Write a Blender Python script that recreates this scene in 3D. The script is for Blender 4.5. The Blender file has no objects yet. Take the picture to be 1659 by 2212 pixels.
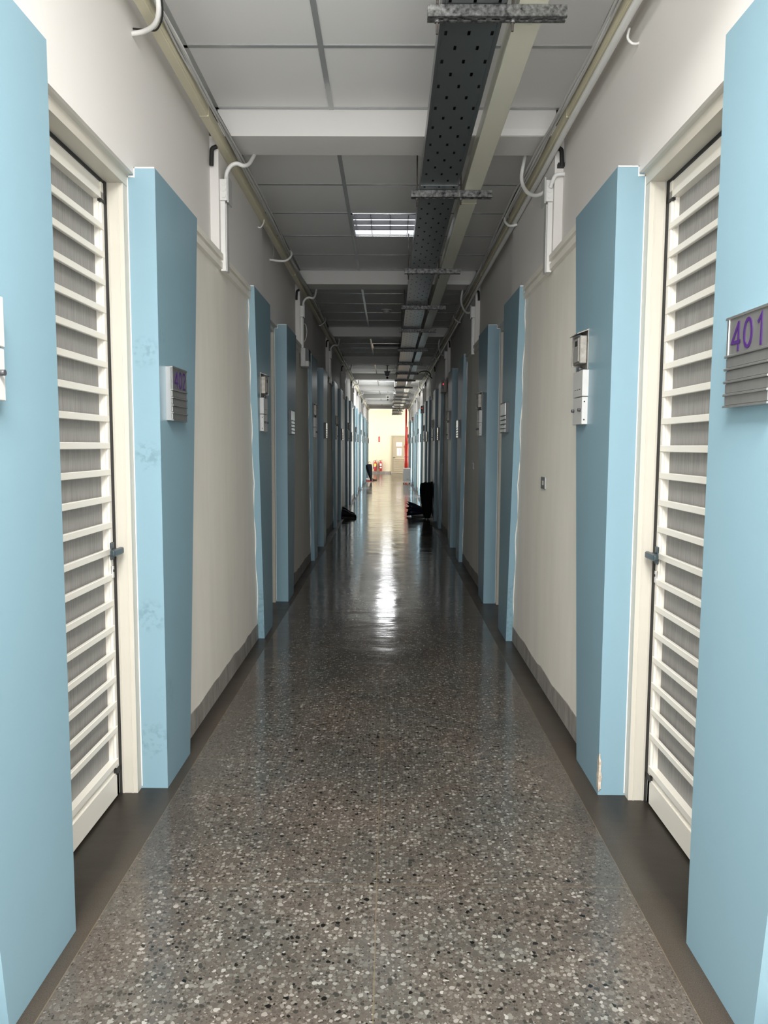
import bpy, bmesh, math, random
from mathutils import Vector, Matrix
random.seed(7)
SC = bpy.context.scene
COL = SC.collection
PI = math.pi

# ------------------------------------------------------------------ materials
def mat(name, col=(0.8, 0.8, 0.8), rough=0.5, metal=0.0, spec=0.5, noise=None, bump=None, emit=None, estr=0.0):
    """noise=(scale, amount, (sx,sy,sz)) brightness mottling;  bump=(scale, strength)"""
    m = bpy.data.materials.new(name); m.use_nodes = True
    nt = m.node_tree; b = nt.nodes['Principled BSDF']
    b.inputs['Base Color'].default_value = (*col, 1)
    b.inputs['Roughness'].default_value = rough
    b.inputs['Metallic'].default_value = metal
    b.inputs['Specular IOR Level'].default_value = spec
    if emit:
        b.inputs['Emission Color'].default_value = (*emit, 1)
        b.inputs['Emission Strength'].default_value = estr
    if noise or bump:
        geo = nt.nodes.new('ShaderNodeNewGeometry')
    if noise:
        mp = nt.nodes.new('ShaderNodeMapping'); mp.inputs['Scale'].default_value = noise[2] if len(noise) > 2 else (1, 1, 1)
        nt.links.new(geo.outputs['Position'], mp.inputs['Vector'])
        n = nt.nodes.new('ShaderNodeTexNoise'); n.inputs['Scale'].default_value = noise[0]
        n.inputs['Detail'].default_value = 5; n.inputs['Roughness'].default_value = 0.6
        nt.links.new(mp.outputs['Vector'], n.inputs['Vector'])
        r = nt.nodes.new('ShaderNodeMapRange'); a = noise[1]
        r.inputs['From Min'].default_value = 0.3; r.inputs['From Max'].default_value = 0.7
        r.inputs['To Min'].default_value = 1 - a; r.inputs['To Max'].default_value = 1 + a * 0.6
        nt.links.new(n.outputs['Fac'], r.inputs['Value'])
        mx = nt.nodes.new('ShaderNodeVectorMath'); mx.operation = 'SCALE'
        mx.inputs[0].default_value = col
        nt.links.new(r.outputs['Result'], mx.inputs['Scale'])
        nt.links.new(mx.outputs['Vector'], b.inputs['Base Color'])
    if bump:
        n2 = nt.nodes.new('ShaderNodeTexNoise'); n2.inputs['Scale'].default_value = bump[0]; n2.inputs['Detail'].default_value = 3
        nt.links.new(geo.outputs['Position'], n2.inputs['Vector'])
        bp = nt.nodes.new('ShaderNodeBump'); bp.inputs['Strength'].default_value = bump[1]; bp.inputs['Distance'].default_value = 0.01
        nt.links.new(n2.outputs['Fac'], bp.inputs['Height']); nt.links.new(bp.outputs['Normal'], b.inputs['Normal'])
    return m

M = {}
M['wall'] = mat('wall_paint', (0.83, 0.79, 0.71), 0.55, noise=(2.2, 0.05, (3, 3, 0.6)), bump=(9, 0.05))
M['upper'] = mat('upper_wall_paint', (0.74, 0.71, 0.68), 0.6, bump=(7, 0.05))
M['beam'] = mat('beam_paint', (0.72, 0.70, 0.67), 0.6, bump=(8, 0.06))
M['tile'] = mat('ceiling_tile', (0.82, 0.81, 0.795), 0.75)
M['tbar'] = mat('ceiling_grid', (0.46, 0.47, 0.47), 0.25, metal=0.3)
M['cement'] = mat('skirting_cement', (0.30, 0.28, 0.255), 0.6, noise=(14, 0.4, (1, 1, 0.3)), bump=(40, 0.15))
M['cream'] = mat('cream_paint', (0.54, 0.51, 0.44), 0.4, noise=(3, 0.04))
M['aluminium'] = mat('cream_aluminium', (0.74, 0.705, 0.63), 0.35)
M['caulk'] = mat('white_caulk', (0.74, 0.73, 0.69), 0.5)
M['black'] = mat('black_rubber', (0.012, 0.012, 0.012), 0.6)
M['handle'] = mat('dark_grey_handle', (0.055, 0.075, 0.085), 0.35, metal=0.4)
M['steel'] = mat('brushed_steel', (0.42, 0.42, 0.41), 0.33, metal=0.85, noise=(60, 0.06, (1, 1, 0.05)))
M['bracket'] = mat('dull_bracket_steel', (0.30, 0.28, 0.25), 0.5, metal=0.6, noise=(40, 0.3))
M['polished'] = mat('polished_steel_strip', (0.62, 0.62, 0.61), 0.17, metal=0.95)
M['chrome'] = mat('chrome', (0.75, 0.75, 0.74), 0.2, metal=1.0)
M['purple'] = mat('purple_lettering', (0.04, 0.009, 0.10), 0.5)
M['trunk'] = mat('beige_trunking', (0.66, 0.61, 0.445), 0.4, noise=(3, 0.05))
M['duct'] = mat('ivory_duct', (0.62, 0.60, 0.49), 0.3)
M['tray'] = mat('grey_tray_metal', (0.14, 0.152, 0.155), 0.3, metal=0.6)
M['galv'] = mat('galvanised_steel', (0.19, 0.19, 0.185), 0.5, metal=0.6, noise=(55, 0.95))
M['rod'] = mat('rusty_rod', (0.10, 0.085, 0.075), 0.6, metal=0.5, noise=(60, 0.4))
M['pvc'] = mat('white_pvc', (0.76, 0.75, 0.72), 0.4)
M['pvcg'] = mat('grey_cable', (0.52, 0.51, 0.49), 0.5)
M['box'] = mat('white_enamel', (0.49, 0.485, 0.47), 0.35, noise=(25, 0.04))
M['greybox'] = mat('grey_plastic', (0.27, 0.26, 0.24), 0.45)
M['darkplastic'] = mat('dark_plastic', (0.05, 0.05, 0.055), 0.4)
M['red'] = mat('fire_red', (0.62, 0.035, 0.025), 0.35)
M['darkred'] = mat('extinguisher_red', (0.42, 0.02, 0.02), 0.3)
M['yellow'] = mat('yellow_label', (0.85, 0.72, 0.08), 0.5)
M['paper'] = mat('paper', (0.85, 0.82, 0.80), 0.7)
M['redink'] = mat('red_ink', (0.60, 0.06, 0.08), 0.7)
M['pinkink'] = mat('pink_ink', (0.75, 0.30, 0.38), 0.7)
M['greyink'] = mat('grey_ink', (0.15, 0.13, 0.13), 0.7)
M['endwall'] = mat('cream_end_wall', (0.74, 0.675, 0.51), 0.6, bump=(6, 0.04))
M['tandoor'] = mat('tan_metal_door', (0.42, 0.36, 0.26), 0.4)
M['umbrella'] = mat('black_umbrella_cloth', (0.005, 0.005, 0.006), 0.7, spec=0.15)
M['navy'] = mat('navy_umbrella_cloth', (0.008, 0.012, 0.03), 0.5)
M['shoeblack'] = mat('black_shoe', (0.007, 0.007, 0.008), 0.6, spec=0.2)
M['brown'] = mat('brown_leather', (0.22, 0.09, 0.04), 0.5)
M['mat'] = mat('grey_doormat', (0.10, 0.10, 0.105), 0.8, noise=(90, 0.4))
M['led'] = mat('red_indicator', (0.8, 0.02, 0.02), 0.4, emit=(1, 0.05, 0.05), estr=2.5)
M['mirror'] = mat('lamp_reflector', (0.86, 0.88, 0.90), 0.25, metal=0.35)
M['tube_sky_glow'] = mat('tube_reflected_glow', (0.9, 0.9, 0.9), 0.4, emit=(0.93, 0.96, 1), estr=4.0)  # emission stands in for daylight reflected by an unlit lamp
M['tube_off'] = mat('fluorescent_tube_off', (0.8, 0.8, 0.8), 0.3)
M['tube_on'] = mat('fluorescent_tube_lit', (0.9, 0.9, 0.9), 0.4, emit=(0.97, 0.99, 1), estr=18)
M['plaster'] = mat('chipped_plaster', (0.55, 0.47, 0.38), 0.8, noise=(60, 0.4))
M['glass'] = mat('window_glass', (0.9, 0.95, 0.95), 0.05)
M['glass'].node_tree.nodes['Principled BSDF'].inputs['Transmission Weight'].default_value = 1.0

def blue_mat(name, marks=()):
    m = mat(name, (0.205, 0.328, 0.39), 0.38, noise=(1.6, 0.035, (1, 1, 0.5)))
    if marks:
        nt = m.node_tree; b = nt.nodes['Principled BSDF']
        src = b.inputs['Base Color'].links[0].from_socket
        geo = nt.nodes.new('ShaderNodeNewGeometry')
        n = nt.nodes.new('ShaderNodeTexNoise'); n.inputs['Scale'].default_value = 45; n.inputs['Detail'].default_value = 4
        nt.links.new(geo.outputs['Position'], n.inputs['Vector'])
        acc = None
        for (p, r, a) in marks:
            d = nt.nodes.new('ShaderNodeVectorMath'); d.operation = 'DISTANCE'
            nt.links.new(geo.outputs['Position'], d.inputs[0]); d.inputs[1].default_value = p
            q = nt.nodes.new('ShaderNodeMapRange'); q.inputs['From Min'].default_value = r; q.inputs['From Max'].default_value = r * 0.5
            q.inputs['To Min'].default_value = 0; q.inputs['To Max'].default_value = a
            nt.links.new(d.outputs['Value'], q.inputs['Value'])
            if acc is None: acc = q.outputs['Result']
            else:
                mm = nt.nodes.new('ShaderNodeMath'); mm.operation = 'MAXIMUM'
                nt.links.new(acc, mm.inputs[0]); nt.links.new(q.outputs['Result'], mm.inputs[1]); acc = mm.outputs[0]
        st = nt.nodes.new('ShaderNodeMapRange'); st.inputs['From Min'].default_value = 0.47; st.inputs['From Max'].default_value = 0.62
        nt.links.new(n.outputs['Fac'], st.inputs['Value'])
        mu = nt.nodes.new('ShaderNodeMath'); mu.operation = 'MULTIPLY'
        nt.links.new(acc, mu.inputs[0]); nt.links.new(st.outputs['Result'], mu.inputs[1])
        mix = nt.nodes.new('ShaderNodeMix'); mix.data_type = 'RGBA'
        nt.links.new(mu.outputs[0], mix.inputs['Factor']); nt.links.new(src, mix.inputs['A']); mix.inputs['B'].default_value = (0.12, 0.21, 0.24, 1)
        nt.links.new(mix.outputs['Result'], b.inputs['Base Color'])
    return m
M['blue'] = blue_mat('sky_blue_paint')
M['blue_scuffed'] = blue_mat('sky_blue_paint_scuffed', [((-0.985, 3.03, 1.82), 0.07, 0.5), ((-0.985, 3.03, 1.40), 0.07, 0.55),
    ((-0.985, 3.03, 0.74), 0.08, 0.5), ((-0.985, 3.03, 0.21), 0.09, 0.5), ((-0.928, 3.08, 1.9), 0.05, 0.4), ((-0.928, 3.09, 0.4), 0.08, 0.35)])
M['blue_dirty'] = blue_mat('sky_blue_paint_dirty', [((0.9, 5.5, 0.25), 0.3, 0.5), ((-0.95, 5.5, 0.2), 0.25, 0.5)])

def screen_mat():
    m = mat('grey_insect_screen', (0.25, 0.24, 0.225), 0.75)
    nt = m.node_tree; b = nt.nodes['Principled BSDF']
    geo = nt.nodes.new('ShaderNodeNewGeometry')
    mp = nt.nodes.new('ShaderNodeMapping'); mp.inputs['Scale'].default_value = (1, 260, 6)
    nt.links.new(geo.outputs['Position'], mp.inputs['Vector'])
    n = nt.nodes.new('ShaderNodeTexNoise'); n.inputs['Scale'].default_value = 1.0; n.inputs['Detail'].default_value = 2
    nt.links.new(mp.outputs['Vector'], n.inputs['Vector'])
    r = nt.nodes.new('ShaderNodeValToRGB')
    r.color_ramp.elements[0].position = 0.3; r.color_ramp.elements[0].color = (0.215, 0.207, 0.195, 1)
    r.color_ramp.elements[1].position = 0.72; r.color_ramp.elements[1].color = (0.33, 0.32, 0.30, 1)
    nt.links.new(n.outputs['Fac'], r.inputs['Fac']); nt.links.new(r.outputs['Color'], b.inputs['Base Color'])
    return m
M['screen'] = screen_mat()

def floor_mat():
    m = mat('terrazzo', (0.3, 0.3, 0.3), 0.2); nt = m.node_tree; N = nt.nodes; Lk = nt.links; b = N['Principled BSDF']
    geo = N.new('ShaderNodeNewGeometry'); pos = geo.outputs['Position']
    dn = N.new('ShaderNodeTexNoise'); dn.inputs['Scale'].default_value = 60; dn.inputs['Detail'].default_value = 2
    Lk.new(pos, dn.inputs['Vector'])
    dv = N.new('ShaderNodeVectorMath'); dv.operation = 'MULTIPLY_ADD'
    Lk.new(dn.outputs['Color'], dv.inputs[0]); dv.inputs[1].default_value = (0.012, 0.012, 0); Lk.new(pos, dv.inputs[2])
    def math_(op, a, c=None, d=None):
        x = N.new('ShaderNodeMath'); x.operation = op
        for i, v in enumerate((a, c, d)):
            if v is None: continue
            if isinstance(v, (int, float)): x.inputs[i].default_value = v
            else: Lk.new(v, x.inputs[i])
        return x.outputs[0]
    def rng(v, a, c, d, e):
        x = N.new('ShaderNodeMapRange'); Lk.new(v, x.inputs['Value'])
        for k, q in zip(('From Min', 'From Max', 'To Min', 'To Max'), (a, c, d, e)): x.inputs[k].default_value = q
        return x.outputs['Result']
    def layer(scale, stops, lo, hi):
        v = N.new('ShaderNodeTexVoronoi'); v.voronoi_dimensions = '2D'; v.inputs['Scale'].default_value = scale
        Lk.new(dv.outputs['Vector'], v.inputs['Vector'])
        s = N.new('ShaderNodeSeparateColor'); Lk.new(v.outputs['Color'], s.inputs['Color'])
        ramp = N.new('ShaderNodeValToRGB'); ramp.color_ramp.interpolation = 'CONSTANT'
        e = ramp.color_ramp.elements
        e[0].position = 0; e[0].color = (*stops[0][1], 1); e[1].position = stops[1][0]; e[1].color = (*stops[1][1], 1)
        for p, c in stops[2:]:
            q = e.new(p); q.color = (*c, 1)
        Lk.new(s.outputs['Red'], ramp.inputs['Fac'])
        thr = rng(s.outputs['Green'], 0, 1, lo, hi)
        dif = math_('SUBTRACT', thr, v.outputs['Distance'])
        return ramp.outputs['Color'], rng(dif, 0.0, 0.05, 0, 1)
    sx = N.new('ShaderNodeSeparateXYZ'); Lk.new(pos, sx.inputs[0]); X = sx.outputs['X']; Y = sx.outputs['Y']
    matrix = (0.235, 0.205, 0.178)
    bigc, bigm = layer(70, [(0, (0.02, 0.021, 0.02)), (0.05, (0.10, 0.095, 0.085)), (0.20, (0.20, 0.185, 0.165)), (0.40, (0.32, 0.30, 0.27)), (0.62, (0.44, 0.42, 0.38)), (0.82, (0.62, 0.59, 0.545)), (0.95, (0.82, 0.79, 0.74))], 0.08, 0.62)
    smc, smm = layer(150, [(0, (0.05, 0.048, 0.042)), (0.12, (0.14, 0.125, 0.11)), (0.4, (0.25, 0.23, 0.205)), (0.75, (0.38, 0.355, 0.32)), (0.93, (0.55, 0.52, 0.48))], 0.08, 0.62)
    def mix(f, a, c):
        x = N.new('ShaderNodeMix'); x.data_type = 'RGBA'
        if isinstance(f, (int, float)): x.inputs['Factor'].default_value = f
        else: Lk.new(f, x.inputs['Factor'])
        for k, v in (('A', a), ('B', c)):
            if isinstance(v, tuple): x.inputs[k].default_value = (*v, 1)
            else: Lk.new(v, x.inputs[k])
        return x.outputs['Result']
    inner = mix(math_('MULTIPLY', smm, 0.75), matrix, smc)
    # chips thin out towards the walls
    eL = rng(X, -0.86, -0.66, 0, 1); eR = rng(X, 0.60, 0.78, 1, 0)
    edge = math_('MULTIPLY', eL, eR)
    en = N.new('ShaderNodeTexNoise'); en.inputs['Scale'].default_value = 3.0; Lk.new(pos, en.inputs['Vector'])
    edge2 = rng(math_('ADD', edge, math_('MULTIPLY', math_('SUBTRACT', en.outputs['Fac'], 0.5), 0.8)), 0.15, 0.8, 0.12, 1)
    inner = mix(math_('MULTIPLY', bigm, edge2), inner, bigc)
    # fine border mortar beyond x = -0.88 / 0.80
    fn = N.new('ShaderNodeTexNoise'); fn.inputs['Scale'].default_value = 330; fn.inputs['Detail'].default_value = 2; Lk.new(pos, fn.inputs['Vector'])
    fr = N.new('ShaderNodeValToRGB'); e = fr.color_ramp.elements
    e[0].position = 0.35; e[0].color = (0.10, 0.08, 0.062, 1); e[1].position = 0.68; e[1].color = (0.23, 0.192, 0.155, 1)
    Lk.new(fn.outputs['Fac'], fr.inputs['Fac'])
    bd = math_('MAXIMUM', math_('LESS_THAN', X, -0.882), math_('GREATER_THAN', X, 0.80))
    colr = mix(bd, inner, fr.outputs['Color'])
    # brass strips
    def line(v, c, w): return math_('LESS_THAN', math_('ABSOLUTE', math_('SUBTRACT', v, c)), w)
    lines = math_('MAXIMUM', line(X, -0.032, 0.0022), math_('MAXIMUM', line(X, -0.882, 0.0018), line(X, 0.80, 0.0015)))
    yy = math_('ABSOLUTE', math_('SUBTRACT', math_('FRACT', math_('DIVIDE', math_('SUBTRACT', Y, 2.345 - 0.4925), 0.985)), 0.5))
    cross = math_('MULTIPLY', math_('LESS_THAN', yy, 0.0024), math_('SUBTRACT', 1.0, bd))
    colr = mix(math_('MULTIPLY', math_('MAXIMUM', lines, math_('MULTIPLY', cross, 0.85)), 0.6), colr, (0.42, 0.33, 0.21))
    # wear and stains
    wn = N.new('ShaderNodeTexNoise'); wn.inputs['Scale'].default_value = 1.7; wn.inputs['Detail'].default_value = 6; Lk.new(pos, wn.inputs['Vector'])
    w = rng(wn.outputs['Fac'], 0.3, 0.7, 0.245, 0.345)
    sc = N.new('ShaderNodeVectorMath'); sc.operation = 'SCALE'; Lk.new(colr, sc.inputs[0]); Lk.new(w, sc.inputs['Scale'])
    hn = N.new('ShaderNodeTexNoise'); hn.inputs['Scale'].default_value = 2.3; hn.inputs['Detail'].default_value = 4
    hv = N.new('ShaderNodeVectorMath'); hv.operation = 'ADD'; hv.inputs[1].default_value = (31.0, 7.0, 3.0); Lk.new(pos, hv.inputs[0]); Lk.new(hv.outputs['Vector'], hn.inputs['Vector'])
    tint = mix(rng(hn.outputs['Fac'], 0.38, 0.62, 0, 1), (0.97, 1.0, 0.98), (1.06, 0.99, 0.93))
    # grime gathered along the skirtings
    gl = math_('MAXIMUM', rng(X, -0.90, -0.97, 0, 1), rng(X, 0.85, 0.92, 0, 1))
    gr_ = rng(math_('MULTIPLY', gl, math_('ADD', en.outputs['Fac'], 0.4)), 0, 0.9, 1.0, 0.45)
    t2 = N.new('ShaderNodeVectorMath'); t2.operation = 'MULTIPLY'; Lk.new(sc.outputs['Vector'], t2.inputs[0]); Lk.new(tint, t2.inputs[1])
    t3 = N.new('ShaderNodeVectorMath'); t3.operation = 'SCALE'; Lk.new(t2.outputs['Vector'], t3.inputs[0]); Lk.new(gr_, t3.inputs['Scale'])
    Lk.new(t3.outputs['Vector'], b.inputs['Base Color'])
    # polish: slightly wavy, streaky
    rn = N.new('ShaderNodeTexNoise'); rn.inputs['Scale'].default_value = 2.4; rn.inputs['Detail'].default_value = 5; Lk.new(pos, rn.inputs['Vector'])
    Lk.new(math_('ADD', rng(rn.outputs['Fac'], 0.3, 0.7, 0.08, 0.17), math_('MULTIPLY', bd, 0.25)), b.inputs['Roughness'])
    mp = N.new('ShaderNodeMapping'); mp.inputs['Scale'].default_value = (1.4, 3.0, 1); Lk.new(pos, mp.inputs['Vector'])
    bn = N.new('ShaderNodeTexNoise'); bn.inputs['Scale'].default_value = 1.6; bn.inputs['Detail'].default_value = 3.5; Lk.new(mp.outputs['Vector'], bn.inputs['Vector'])
    bp = N.new('ShaderNodeBump'); bp.inputs['Strength'].default_value = 0.35; bp.inputs['Distance'].default_value = 0.012
    Lk.new(bn.outputs['Fac'], bp.inputs['Height']); Lk.new(bp.outputs['Normal'], b.inputs['Normal'])
    b.inputs['Specular IOR Level'].default_value = 0.4
    return m
M['floor'] = floor_mat()

# ------------------------------------------------------------------ mesh helpers
class MB:
    def __init__(s): s.v = []; s.f = []; s.sm = []
    def add(s, vs, fs, smooth=False):
        k = len(s.v); s.v += [tuple(v) for v in vs]
        for f in fs: s.f.append(tuple(i + k for i in f)); s.sm.append(smooth)
        return s
    def box(s, x0, x1, y0, y1, z0, z1):
        x0, x1 = min(x0, x1), max(x0, x1); y0, y1 = min(y0, y1), max(y0, y1); z0, z1 = min(z0, z1), max(z0, z1)
        return s.add([(x0,y0,z0),(x1,y0,z0),(x1,y1,z0),(x0,y1,z0),(x0,y0,z1),(x1,y0,z1),(x1,y1,z1),(x0,y1,z1)],
                     [(0,3,2,1),(4,5,6,7),(0,1,5,4),(1,2,6,5),(2,3,7,6),(3,0,4,7)])
    def hexa(s, p):   # 8 points, bottom ring then top ring
        return s.add(p, [(0,3,2,1),(4,5,6,7),(0,1,5,4),(1,2,6,5),(2,3,7,6),(3,0,4,7)])
    def bevelbox(s, x0, x1, y0, y1, z0, z1, b=0.004, seg=2):
        bm = bmesh.new(); bmesh.ops.create_cube(bm, size=1)
        for v in bm.verts:
            v.co = ((x0+x1)/2 + v.co.x*abs(x1-x0), (y0+y1)/2 + v.co.y*abs(y1-y0), (z0+z1)/2 + v.co.z*abs(z1-z0))
        bmesh.ops.bevel(bm, geom=list(bm.edges), offset=b, segments=seg, profile=0.5, affect='EDGES')
        bm.verts.index_update(); s.add([v.co[:] for v in bm.verts], [[v.index for v in f.verts] for f in bm.faces]); bm.free(); return s
    def prism(s, poly, axis, a, b):
        """poly: list of 2D points; axis 'x','y','z' = extrusion axis from a to b"""
        n = len(poly)
        def P(p, t): return {'x': (t, p[0], p[1]), 'y': (p[0], t, p[1]), 'z': (p[0], p[1], t)}[axis]
        vs = [P(p, a) for p in poly] + [P(p, b) for p in poly]
        fs = [tuple(range(n))[::-1], tuple(range(n, 2*n))] + [(i, (i+1) % n, n + (i+1) % n, n + i) for i in range(n)]
        return s.add(vs, fs)
    def tube(s, pts, r, n=8, caps=True, radii=None):
        pts = [Vector(p) for p in pts]; k = len(s.v); m = len(pts); up = Vector((0.123, 0.31, 1)).normalized()
        prev = None
        for i, p in enumerate(pts):
            t = (pts[min(i+1, m-1)] - pts[max(i-1, 0)]).normalized()
            if prev is None: u = t.cross(up).normalized()
            else: u = (prev - t * prev.dot(t)).normalized()
            prev = u; w = t.cross(u); rr = radii[i] if radii else r
            for j in range(n):
                a = 2*PI*j/n; s.v.append(tuple(p + u*math.cos(a)*rr + w*math.sin(a)*rr))
        for i in range(m-1):
            for j in range(n):
                a = k+i*n+j; b = k+i*n+(j+1) % n; s.f.append((a, b, b+n, a+n)); s.sm.append(True)
        if caps:
            s.f.append(tuple(range(k, k+n))[::-1]); s.sm.append(False)
            s.f.append(tuple(range(k+(m-1)*n, k+m*n))); s.sm.append(False)
        return s
    def cyl(s, p0, p1, r, n=16): return s.tube([p0, p1], r, n)
    def lathe(s, prof, c=(0,0,0), n=20):
        """prof: list of (r, z)"""
        k = len(s.v)
        for r, z in prof:
            for j in range(n):
                a = 2*PI*j/n; s.v.append((c[0]+r*math.cos(a), c[1]+r*math.sin(a), c[2]+z))
        for i in range(len(prof)-1):
            for j in range(n):
                a = k+i*n+j; b = k+i*n+(j+1) % n; s.f.append((a, b, b+n, a+n)); s.sm.append(True)
        s.f.append(tuple(range(k, k+n))[::-1]); s.sm.append(False)
        s.f.append(tuple(range(k+(len(prof)-1)*n, k+len(prof)*n))); s.sm.append(False)
        return s
    def ball(s, c, r, n=14, sc=(1, 1, 1)):
        prof = [(max(1e-4, math.sin(PI*i/8)), -math.cos(PI*i/8)) for i in range(9)]
        k = len(s.v); s.lathe(prof, (0, 0, 0), n)
        for i in range(k, len(s.v)):
            v = s.v[i]; s.v[i] = (c[0]+v[0]*r*sc[0], c[1]+v[1]*r*sc[1], c[2]+v[2]*r*sc[2])
        return s
    def xf(s, mtx):
        s.v = [tuple(mtx @ Vector(v)) for v in s.v]; return s
    def build(s, name, m, parent=None, loc=(0, 0, 0), recalc=True):
        me = bpy.data.meshes.new(name)
        if loc != (0, 0, 0): vs = [(v[0]-loc[0], v[1]-loc[1], v[2]-loc[2]) for v in s.v]
        else: vs = s.v
        me.from_pydata(vs, [], s.f)
        me.polygons.foreach_set('use_smooth', s.sm)
        if recalc:
            bm = bmesh.new(); bm.from_mesh(me); bmesh.ops.recalc_face_normals(bm, faces=bm.faces); bm.to_mesh(me); bm.free()
        me.materials.append(m); me.update()
        o = bpy.data.objects.new(name, me); COL.objects.link(o)
        if parent is None: o.location = loc
        else:
            o.parent = parent
        return o

def smooth_path(pts, k=6):
    P = [Vector(p) for p in pts]; out = []
    for i in range(len(P)-1):
        p0 = P[max(i-1, 0)]; p1 = P[i]; p2 = P[i+1]; p3 = P[min(i+2, len(P)-1)]
        for j in range(k):
            t = j/k
            out.append(0.5*((2*p1) + (-p0+p2)*t + (2*p0-5*p1+4*p2-p3)*t*t + (-p0+3*p1-3*p2+p3)*t**3))
    out.append(P[-1]); return out

def tag(o, label, cat, group=None):
    o['label'] = label; o['category'] = cat
    if group: o['group'] = group
    return o
def struct(o): o['kind'] = 'structure'; return o
def empty(name, loc, label=None, cat=None, group=None):
    o = bpy.data.objects.new(name, None); COL.objects.link(o); o.location = loc; o.empty_display_size = 0.05
    if label: tag(o, label, cat, group)
    return o
def dup(root, loc, name=None, label=None, group=None):
    r = root.copy(); COL.objects.link(r); r.location = loc
    if name: r.name = name
    if label: r['label'] = label
    if group: r['group'] = group
    for ch in list(root.children):
        c = ch.copy(); COL.objects.link(c); c.parent = r
        for g in list(ch.children):
            d = g.copy(); COL.objects.link(d); d.parent = c
    return r
ORD = ['nearest', 'second nearest', 'third nearest', 'fourth nearest', 'fifth nearest', 'sixth nearest', 'seventh nearest', 'eighth nearest', 'ninth nearest', 'tenth nearest',
       'eleventh nearest', 'twelfth nearest', 'thirteenth nearest', 'fourteenth nearest', 'fifteenth nearest', 'sixteenth nearest', 'seventeenth nearest', 'eighteenth nearest', 'nineteenth nearest']
SIDE = {-1: 'left', 1: 'right'}
SHIFT = {-1: 0.0, 1: -0.03}
XP = {-1: -0.928, 1: 0.8816}
HP = 2.533
B = 3.79
NB = 9
ZC = 3.31
YB0, BB = 4.31, 3.815
YEND = 39.0
def fx(s, d): return XP[s] + s*d          # d = distance back from the pillar face

# ------------------------------------------------------------------ floor, ceiling, beams
fl = MB(); fl.box(-3.6, 3.6, -1.2, 39.3, -0.2, 0)
struct(fl.build('floor', M['floor']))

lamp_bays = [1, 3, 5, 7]
xs = [-1.30, -0.98, -0.33, 0.322, 0.975, 1.30]
ce = MB(); gr = MB()
ylines = []
for n in range(-1, 9):
    f = YB0 + BB*n
    rows = [f - 0.655*k for k in range(0, 6)]
    start = YB0 + BB*(n-1) + 0.27
    rows = [y for y in rows if y > start] + [start]
    rows = sorted(rows)
    for i in range(len(rows)-1):
        for j in range(len(xs)-1):
            isl = n in lamp_bays and j == 2 and abs(rows[i] - (f - 0.655*3)) < 0.01
            if not isl:
                x0, x1, y0, y1 = xs[j], xs[j+1], rows[i], rows[i+1]
                ce.box(x0, x1, y0, y1, ZC, ZC+0.015)
    for y in rows[1:-1] + [rows[-1]-0.016]:
        gr.box(-1.1, 1.1, y-0.012, y+0.012, ZC-0.004, ZC+0.002)
    for x in (-0.33, 0.322):
        gr.box(x-0.013, x+0.013, rows[0], rows[-1], ZC-0.005, ZC+0.001)
    for x in (-0.965, 0.955):
        gr.box(x-0.012, x+0.012, rows[0], rows[-1], ZC-0.004, ZC+0.002)
ce.box(-3.6, 3.6, YB0+BB*8+0.27, 39.3, ZC, ZC+0.02); ce.box(-3.6, 3.6, -1.2, 0.77, ZC, ZC+0.02)
ce.box(-3.6, 3.6, -1.2, 39.3, ZC+0.12, ZC+0.2)
cobj = struct(ce.build('ceiling', M['tile'])); gr.build('ceiling_grid', M['tbar'], cobj)
TR = 0
def trimname():
    global TR; TR += 1; return 'trim_%d' % TR
for n in range(9):
    y = YB0 + BB*n
    bm_ = MB(); bm_.box(-1.25, 1.25, y, y+0.27, 3.165, ZC+0.05)
    struct(bm_.build(trimname(), M['beam']))

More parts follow.
